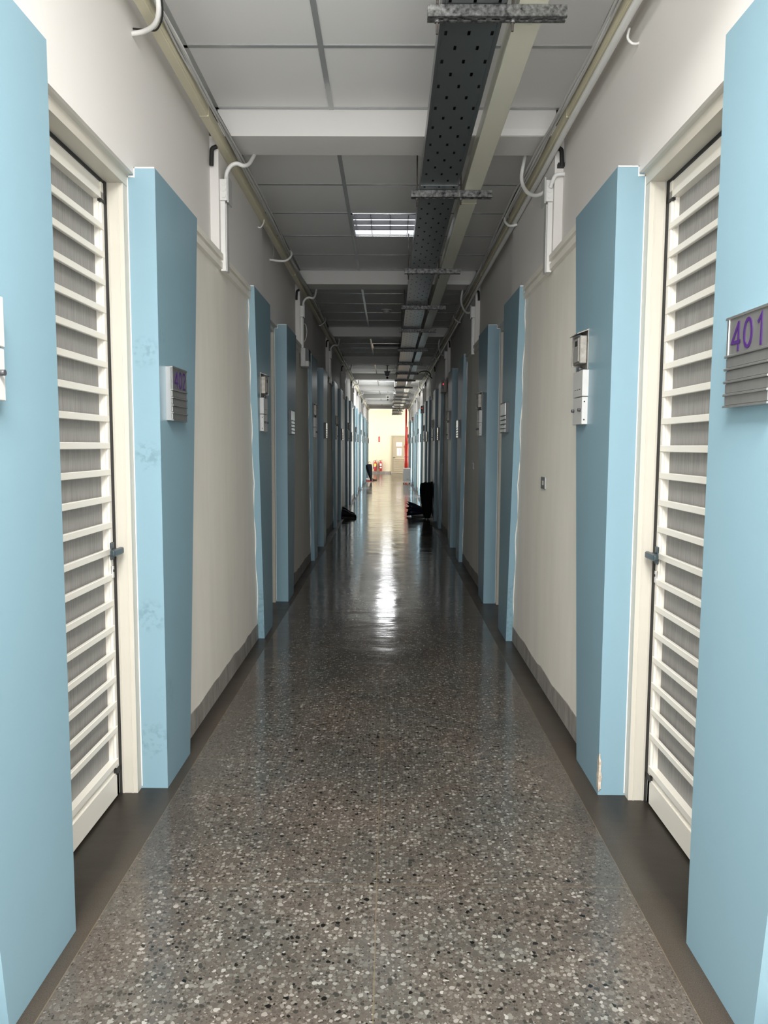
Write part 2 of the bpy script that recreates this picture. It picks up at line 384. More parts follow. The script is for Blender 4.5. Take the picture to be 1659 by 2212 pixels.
# ------------------------------------------------------------------ walls, pillars, doors
door_n = 0
FILL_DOORWAYS = [(1, 5), (-1, 6), (1, 7)]  # doorways opened to brighten the far bays
PIL = {}
def build_side(s):
    sh = SHIFT[s]
    w = MB()
    upper = MB()
    led = MB(); base = MB()
    for n in range(-1, NB):
        o = B*n + sh
        yc = YB0 + BB*n                                   # structural column under the beam
        a, b_ = 3.05 + o, 5.87 + o
        if n == -1: a = 0.55
        if n == NB-1: b_ = 35.25
        # lower wall bay
        w.box(fx(s, 0.049), fx(s, 0.40), a, b_, 0, 2.47)
        # upper wall: set back over the doors, forward from the column on
        c0 = max(0.55, yc); c1 = min(5.75 + o, 35.25)
        if c1 > c0: upper.box(fx(s, 0.035), fx(s, 0.40), c0, c1, 2.53, ZC+0.05)
        d0 = max(0.55, 5.75 + o); d1 = min(yc + BB, 35.25)
        upper.box(fx(s, 0.083), fx(s, 0.40), d0, d1, 2.51, ZC+0.05)
        if n == -1 and c1 <= c0: upper.box(fx(s, 0.083), fx(s, 0.40), 0.55, d0, 2.51, ZC+0.05)
        # plaster ledge along the wall bay
        la, lb = max(0.55, 3.06 + o), min(5.60 + o, 35.25)
        led.prism([(fx(s, 0.052), 2.447), (fx(s, 0.028), 2.452), (fx(s, 0.026), 2.484), (fx(s, 0.038), 2.487), (fx(s, 0.038), 2.497), (fx(s, 0.022), 2.500), (fx(s, 0.022), 2.531), (fx(s, 0.2), 2.531), (fx(s, 0.2), 2.447)], 'y', la, lb)
        # cement skirting
        yy = max(0.6, 3.2 + o); y1 = min(5.7 + o, 35.25); prev = 0.118
        while yy < y1 - 0.01:
            y2 = min(yy + random.uniform(0.06, 0.2), y1); h2 = 0.118 + random.uniform(-0.012, 0.012)
            xo = fx(s, 0.0455); xi = fx(s, 0.12)
            base.hexa([(xo, yy, 0), (xo, y2, 0), (xi, y2, 0), (xi, yy, 0), (xo, yy, prev), (xo, y2, h2), (xi, y2, h2), (xi, yy, prev)])
            yy = y2; prev = h2
        # backing behind the door leaf
        if n >= 0: w.box(fx(s, 0.30), fx(s, 0.40), 2.0 + o, 3.1 + o, 0, 2.6)
    w.box(fx(s, 0.38), fx(s, 0.5), 0.5, 35.25, 0, ZC+0.05)
    wall = struct(w.build('wall_%s' % SIDE[s], M['wall']))
    upper.build('upper_wall', M['upper'], wall)
    led.build('ledge', M['wall'], wall)
    struct(base.build('baseboard_%s' % SIDE[s], M['cement']))
    # blue pillars
    for n in range(NB):
        o = B*n + sh
        for kind in (0, 1):
            if kind == 0:      # in front of the door: far edge upright, near edge flares out towards the top
                yi, yb, yt = 2.10 + o, (1.71 if n == 0 else 1.70) + o, 1.41 + o
            else:              # beyond the door: near edge upright, far edge flares
                yi, yb, yt = 3.03 + o, (3.385 if n == 0 else 3.425) + o, (3.68 if n == 0 else 3.72) + o
            x0, x1 = fx(s, 0), fx(s, 0.16)
            pb = MB(); ya, yb2 = (yb, yi) if kind == 0 else (yi, yb); ta, tb = (yt, yi) if kind == 0 else (yi, yt)
            pb.hexa([(x0, ya, 0), (x0, yb2, 0), (x1, yb2, 0), (x1, ya, 0), (x0, ta, HP), (x0, tb, HP), (x1, tb, HP), (x1, ta, HP)])
            m = M['blue']
            if s == -1 and n == 0 and kind == 1: m = M['blue_scuffed']
            if n == 1 and kind == 0: m = M['blue_dirty']
            p = struct(pb.build(trimname(), m)); PIL[(s, n, kind)] = p
            if n < 4:
                ck = MB()
                if kind == 1:
                    y = yi - 0.0015
                    ck.box(fx(s, 0.084), fx(s, 0.110), y, yi+0.01, HP-0.035, HP-0.029)
                    ck.box(fx(s, 0.080), fx(s, 0.085), y, yi+0.01, HP-0.036, HP+0.004)
                    ck.box(fx(s, 0.002), fx(s, 0.086), y, yi+0.01, HP-0.001, HP+0.004)
                    ck.box(fx(s, 0.107), fx(s, 0.111), y, yi+0.01, 0.01, HP-0.03)
                else:
                    # wavy line of filler down the near edge
                    k = 40; pts = []
                    for i in range(k+1):
                        z = 0.13 + (2.45-0.13)*i/k; t = z/HP
                        pts.append((fx(s, 0.047 + 0.005*math.sin(i*0.9 + n) + random.uniform(-0.002, 0.002)), yb + (yt-yb)*t - 0.002, z))
                    ck.tube(pts, 0.004, 6)
                    yt2 = yt + 0.01
                    ck.box(fx(s, 0.002), fx(s, 0.034), yt2-0.014, yt2+0.02, HP-0.002, HP+0.005)
                    ck.box(fx(s, 0.031), fx(s, 0.035), yt2-0.008, yt2+0.02, HP-0.05, HP+0.008)
                ck.build('caulk_line', M['caulk'], p)
    # doors
    global door_n
    proto = None
    for n in range(NB):
        o = B*n + sh; door_n += 1; nm = 'door_%d' % door_n
        if proto is None:
            r = empty(nm, (0, 0, 0)); struct(r)
            f = MB()
            f.box(fx(s, 0.112), fx(s, 0.185), 2.985, 3.03, 0, 2.47); f.box(fx(s, 0.112), fx(s, 0.185), 2.10, 2.135, 0, 2.47)
            for d in (0.130, 0.168): f.box(fx(s, d), fx(s, d+0.004), 2.982, 3.0, 0, 2.465)
            f.prism([(fx(s, 0.092), 2.512), (fx(s, 0.110), 2.505), (fx(s, 0.110), 2.462), (fx(s, 0.19), 2.462), (fx(s, 0.19), 2.512)], 'y', 2.10, 3.03)
            f.build('frame', M['cream'], r)
            g = MB(); g.box(fx(s, 0.176), fx(s, 0.21), 2.962, 2.99, 0.0, 2.462); g.box(fx(s, 0.178), fx(s, 0.21), 2.13, 2.99, 2.45, 2.465)
            g.box(fx(s, 0.176), fx(s, 0.19), 2.925, 2.985, 0.105, 0.128); g.box(fx(s, 0.176), fx(s, 0.19), 2.925, 2.985, 2.375, 2.41)
            g.build('gap_shade', M['black'], r)  # black strips draw the shade in the gap round the leaf
            lf = MB()
            x0, x1 = fx(s, 0.180), fx(s, 0.212)
            lf.box(x0, x1, 2.938, 2.962, 0.012, 2.452); lf.box(x0, x1, 2.14, 2.185, 0.012, 2.432)
            lf.box(fx(s, 0.188), x1, 2.926, 2.939, 0.012, 2.42)
            lf.box(x0, x1, 2.14, 2.958, 0.012, 0.110); lf.box(fx(s, 0.188), x1, 2.14, 2.95, 0.110, 0.140); lf.box(fx(s, 0.177), x1, 2.14, 2.95, 0.140, 0.165)
            lf.box(fx(s, 0.184), x1, 2.14, 2.95, 2.41, 2.452); lf.box(fx(s, 0.176), x1, 2.14, 2.95, 2.385, 2.41)
            lf.build('leaf_frame', M['aluminium'], r)
            sl = MB()
            k = 20
            for i in range(-11, 9):
                z = 1.444 + 0.105*i
                sl.bevelbox(fx(s, 0.178), fx(s, 0.192), 2.17, 2.956, z-0.0125, z+0.0125, 0.002, 1)
            sl.build('slats', M['aluminium'], r)
            scn = MB(); scn.box(fx(s, 0.206), fx(s, 0.209), 2.17, 2.94, 0.1, 2.40); scn.build('insect_screen', M['screen'], r)
            h = MB(); h.bevelbox(fx(s, 0.172), fx(s, 0.181), 2.928, 2.954, 0.99, 1.06, 0.003)
            h.cyl((fx(s, 0.15), 2.941, 1.026), (fx(s, 0.175), 2.941, 1.026), 0.011)
            h.bevelbox(fx(s, 0.132), fx(s, 0.152), 2.85, 2.955, 1.014, 1.040, 0.006, 3); h.build('handle', M['handle'], r)
            lk = MB(); lk.bevelbox(fx(s, 0.172), fx(s, 0.181), 2.934, 2.950, 0.915, 0.965, 0.003); lkb = lk.build('lock', M['chrome'], r)
            kh = MB(); kh.cyl((fx(s, 0.170), 2.942, 0.945), (fx(s, 0.174), 2.942, 0.945), 0.005, 10); kh.build('keyhole', M['black'], lkb)
            r.location = (0, o, 0); proto = r
        else:
            dd = struct(dup(proto, (0, o, 0), nm))
            if (s, n) in FILL_DOORWAYS:                       # leaf left out to make room for an added light panel
                for c_ in list(dd.children):
                    if c_.name.split('.')[0] != 'frame':
                        for g_ in list(c_.children): bpy.data.objects.remove(g_)
                        bpy.data.objects.remove(c_)
for s in (-1, 1): build_side(s)
# chipped corner near the floor of the right pillar past the door
ch = MB(); y = 2.995; x = XP[1]
pts = [(0.0, 0.0), (0.014, 0.01), (0.012, 0.03), (0.017, 0.06), (0.010, 0.09), (0.013, 0.12), (0.004, 0.15), (0.0, 0.16)]
ch.prism([(x - 0.0015 + p[0]*0.9, 0.02 + p[1]) for p in pts], 'y', y-0.0015, y+0.004)
ch.prism([(y - 0.001 + p[0]*1.6, 0.02 + p[1]) for p in pts], 'x', x-0.0015, x+0.004)
ch.build('chipped_plaster', M['plaster'], PIL[(1, 0, 1)])

# far lobby and the near end behind the camera
ew = MB(); ew.box(-3.6, 3.6, YEND, YEND+0.3, 0, ZC+0.1); struct(ew.build('wall_end', M['endwall']))
eb = MB(); eb.box(-3.6, 0.12, YEND-0.02, YEND+0.05, 0, 0.11); struct(eb.build('baseboard_end', M['cement']))
rw = MB(); rw.box(-3.6, -1.28, 35.2, 35.4, 0, ZC+0.1); struct(rw.build('wall_lobby_left', M['endwall']))
rw = MB(); rw.box(1.28, 3.6, 35.2, 35.4, 0, ZC+0.1); struct(rw.build('wall_lobby_right', M['endwall']))
rw = MB(); rw.box(-3.6, -1.3, 0.5, 0.7, 0, ZC+0.1); struct(rw.build('wall_entrance_left', M['upper']))
rw = MB(); rw.box(1.25, 3.6, 0.5, 0.7, 0, ZC+0.1); struct(rw.build('wall_entrance_right', M['upper']))
rw = MB(); rw.box(-3.7, -3.6, -1.3, 0.7, 0, ZC+0.1); struct(rw.build('wall_near_left', M['upper']))
rw = MB(); rw.box(3.6, 3.7, -1.3, 0.7, 0, ZC+0.1); struct(rw.build('wall_near_right', M['upper']))
def window_wall_x(name, wn, x, y0, y1, wy0, wy1, z0, z1):
    m = MB(); t = 0.12
    m.box(x, x+t, y0, wy0, 0, ZC+0.1); m.box(x, x+t, wy1, y1, 0, ZC+0.1); m.box(x, x+t, wy0, wy1, 0, z0); m.box(x, x+t, wy0, wy1, z1, ZC+0.1)
    struct(m.build(name, M['upper']))
    f = MB(); e = 0.05
    for yy in (wy0, (wy0+wy1)/2 - e/2, wy1-e): f.box(x+0.03, x+0.09, yy, yy+e, z0, z1)
    for zz in (z0, z1-e): f.box(x+0.03, x+0.09, wy0, wy1, zz, zz+e)
    r = struct(f.build('window_%d' % wn, M['aluminium']))
    g = MB(); g.box(x+0.058, x+0.062, wy0, wy1, z0, z1); g.build('pane', M['glass'], r)
window_wall_x('wall_far_left', 2, -3.7, 35.2, 39.3, 35.6, 38.8, 0.2, 3.1)
window_wall_x('wall_far_right', 3, 3.6, 35.2, 39.3, 35.6, 38.8, 0.2, 3.1)
m = MB(); z0, z1, a = 0.25, 3.15, 1.75
m.box(-3.7, -a, -1.3, -1.15, 0, ZC+0.1); m.box(a, 3.7, -1.3, -1.15, 0, ZC+0.1); m.box(-a, a, -1.3, -1.15, 0, z0); m.box(-a, a, -1.3, -1.15, z1, ZC+0.1)
struct(m.build('wall_back', M['upper']))
f = MB()
for x in (-a, -0.6, 0.55, a-0.05): f.box(x, x+0.05, -1.27, -1.2, z0, z1)
for z in (z0, 2.2, z1-0.05): f.box(-a, a, -1.27, -1.2, z, z+0.05)
wr = struct(f.build('window_1', M['aluminium']))
g = MB(); g.box(-a, a, -1.237, -1.233, z0, z1); g.build('pane', M['glass'], wr)

# ------------------------------------------------------------------ ceiling lamps
def make_lamp(tube_m, label):
    r = empty('ceiling_lamp', (0, 0, 0), label, 'ceiling light', 'recessed ceiling lamps')
    x0, x1, y0, y1 = -0.318, 0.310, -0.3275, 0.3275
    f = MB(); e = 0.014
    f.box(x0, x1, y0, y0+e, -0.008, 0.006); f.box(x0, x1, y1-e, y1, -0.008, 0.006); f.box(x0, x0+e, y0, y1, -0.008, 0.006); f.box(x1-e, x1, y0, y1, -0.008, 0.006)
    f.build('frame', M['chrome'], r)
    h = MB(); hh = 0.085
    h.add([(x0+e,y0+e,0),(x1-e,y0+e,0),(x1-e,y1-e,0),(x0+e,y1-e,0),(x0+e,y0+e,hh),(x1-e,y0+e,hh),(x1-e,y1-e,hh),(x0+e,y1-e,hh)], [(4,5,6,7),(0,1,5,4),(1,2,6,5),(2,3,7,6),(3,0,4,7)])
    h.build('reflector', M['mirror'], r)
    lv = MB()
    for y in (-0.155, 0.0, 0.155):
        lv.prism([(y-0.009, 0.004), (y+0.009, 0.004), (y+0.003, 0.04), (y-0.003, 0.04)], 'x', x0+e, x1-e)
    for x in (-0.16, 0.0, 0.15): lv.box(x-0.002, x+0.002, y0+e, y1-e, 0.012, 0.05)
    lv.build('louvre', M['darkplastic'], r)
    t = MB()
    for y in (-0.235, -0.078, 0.078, 0.235): t.cyl((x0+0.03, y, 0.066), (x1-0.03, y, 0.066), 0.013, 12)
    t.build('fluorescent_tubes', tube_m, r)
    return r
for n, tm, lab in ((1, 'tube_sky_glow', 'square recessed ceiling lamp with bright louvres, nearest of the ceiling lamps'),
                   (3, 'tube_off', 'unlit recessed ceiling lamp with dark louvres between the third and fourth beams'),
                   (5, 'tube_on', 'glowing recessed ceiling lamp far down the corridor beyond the black camera'),
                   (7, 'tube_on', 'recessed ceiling lamp with added glow beyond the white camera, farthest of the lamps')):
    lamp = make_lamp(M[tm], lab); lamp.location = (0, YB0 + BB*n - 0.655*2.5, ZC)

# smoke detector
sd = empty('smoke_detector', (-0.045, 10.42, ZC), 'round smoke detector on the dark ceiling past the second beam', 'smoke detector')
MB().lathe([(0.055, -0.006), (0.07, -0.012), (0.07, -0.002), (0.0701, 0.0)], n=20).build('base', M['pvc'], sd)
MB().lathe([(0.012, -0.055), (0.04, -0.05), (0.05, -0.035), (0.056, -0.008)], n=20).build('sensor_dome', M['pvcg'], sd)

# cameras hanging from the beams
def make_cam(y, z, mbody, label, facing):
    r = empty('security_camera', (-0.045, y, 3.165), label, 'camera')
    a = MB(); a.lathe([(0.035, -0.012), (0.035, 0.0)], n=14); a.cyl((0, 0, -0.14), (0, 0, -0.01), 0.011, 10); a.build('ceiling_mount', mbody, r)
    b = MB(); b.bevelbox(-0.066, 0.066, -0.075, 0.075, -0.155, -0.128, 0.006); b.build('sunshade', mbody, r)
    c = MB(); c.tube([(0, -0.11, -0.19), (0, -0.10, -0.19), (0, 0.08, -0.19), (0, 0.11, -0.19)], 0.05, 16, True, [0.045, 0.05, 0.05, 0.035])
    body = c.build('camera_body', mbody, r)
    MB().cyl((0, facing*0.108, -0.19), (0, facing*0.118, -0.19), 0.028, 14).build('lens', M['black'], body)
    MB().ball((0, 0, -0.263), 0.024).build('microphone', M['black'], r)
    return r
make_cam(16.15, 3.0, M['darkplastic'], 'black camera hanging from a short rod under the fourth beam', 1)
make_cam(23.85, 3.0, M['pvc'], 'white round camera with dark lens hanging far down the corridor', -1)

# ------------------------------------------------------------------ cable tray, duct and hangers
Y0T, Y1T = 1.2, 37.0
def perforated_tray():
    t = MB(); x0, x1, z, h = 0.181, 0.407, 3.008, 0.072
    c3 = [0.206, 0.294, 0.382]; c2 = [0.250, 0.338]; hw = 0.0055; hl = 0.030; p = 0.105
    xc = [x0]
    for c in sorted(c3 + c2): xc += [c-hw, c+hw]
    xc.append(x1)
    ys = []; kinds = []
    y = Y0T; i = 0
    while y < Y1T:
        ys += [y, y + p - hl]; kinds += [None, i % 2]; y += p; i += 1
    ys.append(y)
    nx = len(xc)
    vs = [(xx, yy, z) for yy in ys for xx in xc]; fs = []
    for r_ in range(len(ys)-1):
        for c in range(nx-1):
            hole = kinds[r_] is not None and (c % 2 == 1) and ((c//2) % 2 == kinds[r_])
            if not hole: fs.append((r_*nx+c, r_*nx+c+1, (r_+1)*nx+c+1, (r_+1)*nx+c))
    t.add(vs, fs)
    ye = ys[-1]
    for xa, sgn in ((x0, -1), (x1, 1)):
        t.box(xa, xa + sgn*0.002, Y0T, ye, z, z+h)
        t.box(xa, xa - sgn*0.012, Y0T, ye, z+h-0.002, z+h)
        t.box(xa - sgn*0.014, xa - sgn*0.010, Y0T, ye, z-0.0025, z)       # pressed bead
    return t
tray = tag(perforated_tray().build('cable_tray', M['tray'], recalc=False), 'long perforated grey metal cable tray hanging under the ceiling', 'cable tray')
for k, y in enumerate((2.66, 4.62, 8.6, 12.3, 16.0, 20.0)):
    j = MB(); j.box(0.184, 0.404, y, y+0.008, 3.003, 3.0085); j.build('joint_lip', M['tray'], tray)
cb = MB()
for k in range(7):
    pts = []; x = 0.205 + 0.03*k
    for i in range(46): pts.append((x + random.uniform(-0.006, 0.006), Y0T + 0.78*i, 3.030 + random.uniform(0, 0.004) + 0.012*(k % 2)))
    cb.tube(smooth_path(pts, 2), 0.017, 6)
tag(cb.build('cable_bundle', M['black']), 'black cables lying inside the perforated tray, seen through its holes', 'cables')
du = MB(); du.bevelbox(0.452, 0.553, 1.2, 37.0, 3.007, 3.095, 0.003, 1)
dv = tag(du.build('cable_duct', M['duct']), 'plain ivory square duct running beside the perforated tray', 'duct')
for y in (4.95, 9.0, 13.0, 17.0): MB().box(0.4505, 0.5545, y, y+0.004, 3.0058, 3.0968).build('joint', M['trunk'], dv)

bar_y = [2.78, 4.70, 6.72, 8.45, 10.13, 12.2, 14.22, 16.06, 17.8, 19.95, 22.0, 23.8, 25.3, 27.4, 29.7, 31.4, 33.3, 35.5, 36.9]
hb = empty('strut_hanger', (0, 0, 0), 'galvanised slotted crossbar under the tray, nearest the camera', 'hanger', 'crossbars under the cable tray')
c = MB(); xa, xb, zt, hh, dd = 0.128, 0.622, 3.006, 0.041, 0.041
c.box(xa, xb, 0, 0.003, zt-hh, zt); c.box(xa, xb, dd-0.003, dd, zt-hh, zt)
slots = [xa + 0.028 + 0.0505*i for i in range(10)]
edges = [xa]
for q in slots: edges += [q-0.0, q+0.029]
edges.append(xb)
for i in range(len(edges)-1):
    if i % 2 == 0 and edges[i+1] > edges[i]: c.box(edges[i], edges[i+1], 0, dd, zt-hh, zt-hh+0.003)
c.box(xa, xb, 0, 0.013, zt-hh, zt-hh+0.003); c.box(xa, xb, dd-0.013, dd, zt-hh, zt-hh+0.003)
c.box(xa, xb, 0.003, 0.012, zt-0.003, zt); c.box(xa, xb, dd-0.012, dd-0.003, zt-0.003, zt)
chn = c.build('channel', M['galv'], hb)
for x, lo in ((0.163, 2.915), (0.432, 2.925)):
    rd = MB(); rd.cyl((x, 0.02, lo), (x, 0.02, ZC), 0.0048, 8); ro = rd.build('threaded_rod', M['rod'], hb)
    MB().cyl((x, 0.02, zt-hh-0.012), (x, 0.02, zt-hh), 0.010, 6).build('nut', M['galv'], ro); MB().cyl((x, 0.02, zt), (x, 0.02, zt+0.008), 0.010, 6).build('nut', M['galv'], ro)
hb.location = (0, bar_y[0], 0)
for i, y in enumerate(bar_y[1:], 1):
    dup(hb, (0, y, 0), None, 'galvanised slotted crossbar under the tray, %s to the camera' % ORD[i])
# white strips on the beam faces, right of the duct
for n, od in ((0, 'first'), (1, 'second'), (2, 'third')):
    y = YB0 + BB*n; t = MB(); t.box(0.44, 0.93, y-0.012, y, 3.166, 3.184); t.box(0.44, 0.93, y-0.006, y, 3.184, 3.205)
    tag(t.build('trunking_strip', M['pvc']), 'slim white strip along the lower edge of the %s beam' % od, 'trunking', 'white strips on the beams')

# ------------------------------------------------------------------ wall trunking, conduits, cables
YT1 = 35.2
def trunk(s, X0, X1, label):
    t = MB(); t.bevelbox(min(X0, X1), max(X0, X1), 0.75, YT1, 3.098, 3.158, 0.002, 1)
    o = tag(t.build('wall_trunking', M['trunk']), label, 'trunking')
    l = MB(); xm = X1 - (X1-X0)*0.0
    xi = X1
    l.box(xi, xi - math.copysign(0.003, xi), 0.75, YT1, 3.104, 3.150); l.build('lid', M['trunk'], o)
    for y in (3.9, 7.4, 11.2, 15.0, 18.9, 22.6, 26.5): MB().box(X0, X1 - math.copysign(0.0045, xi), y, y+0.01, 3.096, 3.152).build('joint_clip', M['trunk'], o)
trunk(-1, -0.963, -0.922, 'long beige cable trunking high along the left wall')
trunk(1, 0.9165, 0.885, 'long beige cable trunking high along the right wall')
cd = MB()
pts = []
for i in range(92):
    y = 0.75 + 0.375*i
    sag = -0.012*abs(math.sin(y*0.8)) if y > 4.4 else 0
    pts.append((0.8985 + 0.002*math.sin(y*1.7), y, 3.070 + sag))
cd.tube(smooth_path(pts, 2), 0.0155, 10)
tag(cd.build('conduit', M['pvc']), 'long white round conduit running below the right beige trunking', 'conduit')

def run(s, x, z, r, m, label, amp, seed, y0=0.8, y1=34.8):
    rnd = random.Random(seed); pts = []; y = y0; ph = rnd.uniform(0, 6)
    while y < y1:
        a = abs(math.sin(y*0.82 + 0.4))*amp
        pts.append((x - s*(a*0.7 + rnd.uniform(0, 0.008)), y, z - a*0.25 + rnd.uniform(-0.004, 0.004))); y += rnd.uniform(0.25, 0.45)
    t = MB(); t.tube(smooth_path(pts, 4), r, 7)
    return tag(t.build('cable', m), label, 'cable', 'loose cables along the trunkings')
run(-1, -0.908, 3.148, 0.011, M['pvc'], 'thick white cable lying along the left beige trunking', 0.018, 1)
run(-1, -0.905, 3.140, 0.006, M['pvcg'], 'grey cable sagging beside the left beige trunking', 0.050, 2)
run(-1, -0.910, 3.128, 0.005, M['pvcg'], 'thin grey cable clipped under the others on the left trunking', 0.018, 3)
run(-1, -0.906, 3.150, 0.004, M['black'], 'thin black cable among the pale ones on the left trunking', 0.045, 4)
run(1, 0.872, 3.148, 0.011, M['pvc'], 'thick white cable lying along the right beige trunking', 0.020, 5)
run(1, 0.868, 3.142, 0.007, M['pvcg'], 'grey cable sagging beside the right beige trunking', 0.052, 6)
run(1, 0.874, 3.128, 0.005, M['pvcg'], 'thin grey cable clipped under the others on the right trunking', 0.02, 8)
run(1, 0.870, 3.150, 0.004, M['black'], 'thin black cable among the pale ones on the right trunking', 0.047, 9)
def hose(pts, r, m, name, label, cat, group=None, parent=None, k=6):
    t = MB(); t.tube(smooth_path(pts, k), r, 10); o = t.build(name, m, parent)
    if parent is None: tag(o, label, cat, group)
    return o
hose([(-0.885, 2.86, 3.155), (-0.868, 2.89, 3.12), (-0.870, 2.93, 3.07), (-0.90, 2.98, 3.045), (-0.955, 3.03, 3.045), (-1.013, 3.05, 3.045)], 0.0095, M['pvc'], 'cable',
     'white cable curling from the left trunking into the wall, top left', 'cable')
hose([(-0.888, 2.85, 3.155), (-0.856, 2.90, 3.11), (-0.862, 2.95, 3.06), (-0.90, 3.0, 3.035), (-0.95, 3.05, 3.06), (-1.013, 3.06, 3.07)], 0.0035, M['black'], 'cable',
     'thin black wire curling beside the white cable into the wall, top left', 'cable')
hose([(-0.90, 6.75, 3.15), (-0.86, 6.6, 3.12), (-0.84, 6.5, 3.06), (-0.87, 6.42, 3.0), (-0.93, 6.40, 2.99), (-1.013, 6.40, 3.0)], 0.009, M['pvc'], 'cable',
     'white cable looping off the left trunking just past the first lamp', 'cable')
hose([(-0.925, 5.62, 3.095), (-0.930, 5.60, 3.06), (-0.945, 5.58, 3.03), (-0.965, 5.57, 3.03)], 0.005, M['pvc'], 'cable', 'short white wire hook poking out under the left trunking', 'cable')
hose([(-0.935, 5.75, 3.094), (-0.94, 6.0, 3.06), (-0.96, 6.3, 3.05), (-1.012, 6.5, 3.0)], 0.0025, M['pvcg'], 'cable', 'hair thin wire drooping along the wall under the left trunking', 'cable')
hose([(0.875, 5.72, 3.152), (0.850, 5.68, 3.14), (0.840, 5.62, 3.09), (0.858, 5.56, 3.045), (0.885, 5.53, 3.035), (0.915, 5.52, 3.04)], 0.009, M['pvc'], 'cable',
     'white cable looping under the right trunking beyond the first beam', 'cable')
hose([(0.928, 3.06, 3.075), (0.922, 3.06, 3.04), (0.935, 3.05, 3.015), (0.958, 3.055, 3.015), (0.977, 3.06, 3.03)], 0.005, M['pvc'], 'cable', 'small white wire loop under the right conduit, top right', 'cable')
hose([(0.64, 16.08, 3.01), (0.70, 16.05, 3.03), (0.80, 16.0, 3.03), (0.855, 15.9, 2.97), (0.862, 15.8, 2.90), (0.893, 15.75, 2.86)], 0.010, M['black'], 'cable',
     'black cable swinging from the tray to the right wall', 'cable')
for i, (s, y) in enumerate(((-1, 9.9), (-1, 14.6), (-1, 18.2), (1, 9.6), (1, 13.7), (1, 17.4))):
    x = -0.9 if s < 0 else 0.872
    hose([(x, y+0.2, 3.15), (x - s*0.05, y+0.1, 3.12), (x - s*0.055, y, 3.06), (x - s*0.01, y-0.05, 3.01), (x + s*0.02, y-0.06, 3.0)], 0.008, M['pvc'] if i % 3 else M['pvcg'], 'cable',
         'small cable loop on the %s trunking, %s of the distant ones there' % (SIDE[s], ('first', 'second', 'third')[i % 3]), 'cable')

# junction boxes on the columns with their drops
def make_jbox(s):
    xf_ = fx(s, 0.035)
    r = empty('junction_box', (0, 0, 0), 'x', 'junction box', 'white junction boxes on the wall columns')
    def X(d): return xf_ - s*d
    b = MB(); b.bevelbox(X(-0.002), X(0.040), 0.03, 0.115, 2.828, 2.945, 0.002, 1); body = b.build('box', M['pvc'], r)
    l = MB(); l.box(X(0.042), X(0.050), 0.022, 0.12, 2.815, 2.957); l.build('lid', M['box'], r)
    for i in range(3):
        k = MB(); k.cyl((X(0.021), 0.0255, 2.855 + 0.032*i), (X(0.021), 0.03, 2.855 + 0.032*i), 0.0125, 14); k.build('knockout', M['pvc'], body)
    return r
def make_drop(s):
    xf_ = fx(s, 0.035)
    r = empty('drop_trunking', (0, 0, 0), 'x', 'trunking', 'white trunking drops below the junction boxes')
    def X(d): return xf_ - s*d
    b = MB(); b.box(X(-0.002), X(0.026), 0.04, 0.085, 2.44, 2.826); b.build('channel', M['pvc'], r)
    b = MB(); b.box(X(0.028), X(0.036), 0.036, 0.088, 2.437, 2.812); b.build('cover', M['box'], r)
    b = MB(); b.cyl((X(0.012), 0.11, 2.53), (X(0.012), 0.11, 2.83), 0.006, 8); b.build('side_wire', M['pvc'], r)
    return r
for s in (-1, 1):
    jb = make_jbox(s); dt = make_drop(s); xw = fx(s, 0.035)
    hs = MB()
    if s == -1:
        P = [(-0.935, 0.07, 2.945), (-0.930, 0.06, 2.985), (-0.905, 0.05, 3.02), (-0.87, 0.05, 3.035), (-0.838, 0.07, 3.03), (-0.818, 0.12, 3.055), (-0.812, 0.20, 3.11), (-0.812, 0.30, 3.19), (-0.812, 0.32, 3.30)]
    else:
        P = [(0.882, 0.05, 2.900), (0.868, 0.09, 2.890), (0.845, 0.16, 2.900), (0.82, 0.27, 2.95), (0.805, 0.36, 3.02), (0.80, 0.40, 3.09), (0.81, 0.40, 3.16), (0.83, 0.38, 3.26), (0.84, 0.36, 3.30)]
    fc = MB(); fc.tube(smooth_path(P, 6), 0.0115, 10); fc = tag(fc.build('flexible_conduit', M['pvc']), 'x', 'conduit', 'white flexible conduits over the trunkings')
    bh = MB()
    d = fx(s, 0.083)
    bh.tube(smooth_path([(d - s*0.016, -0.03, 2.995), (d - s*0.018, -0.03, 3.05), (d - s*0.022, -0.028, 3.085), (d - s*0.045, -0.02, 3.10)], 6), 0.012, 10)
    bh = tag(bh.build('hose', M['black']), 'x', 'hose', 'black hose ends beside the wall columns')
    for n in range(7):
        y = YB0 + BB*n
        for src, txt in ((jb, 'white junction box with round knockouts on %s wall column, %s' % (SIDE[s], ORD[n])),
                         (dt, 'white vertical trunking dropping to the ledge on %s wall column, %s' % (SIDE[s], ORD[n])),
                         (fc, 'white flexible conduit bending over the %s beige trunking, %s' % (SIDE[s], ORD[n])),
                         (bh, 'short black hose end beside %s wall column under the trunking, %s' % (SIDE[s], ORD[n]))):
            if n == 0: src.location = (0, y, 0); src['label'] = txt
            else: dup(src, (0, y, 0), None, txt)
# extra white elbows at the right column
hose([(0.975, 4.285, 2.955), (0.945, 4.28, 2.955), (0.918, 4.29, 2.95), (0.905, 4.31, 2.925), (0.900, 4.33, 2.90)], 0.011, M['pvc'], 'elbow_pipe', 'white elbow pipe stub above the nearest right junction box', 'pipe')
bs = MB(); bs.box(0.928, 0.966, 4.275, 4.308, 2.995, 3.015); tag(bs.build('bracket', M['black']), 'black clamp on the nearest right wall column under the trunking', 'bracket')

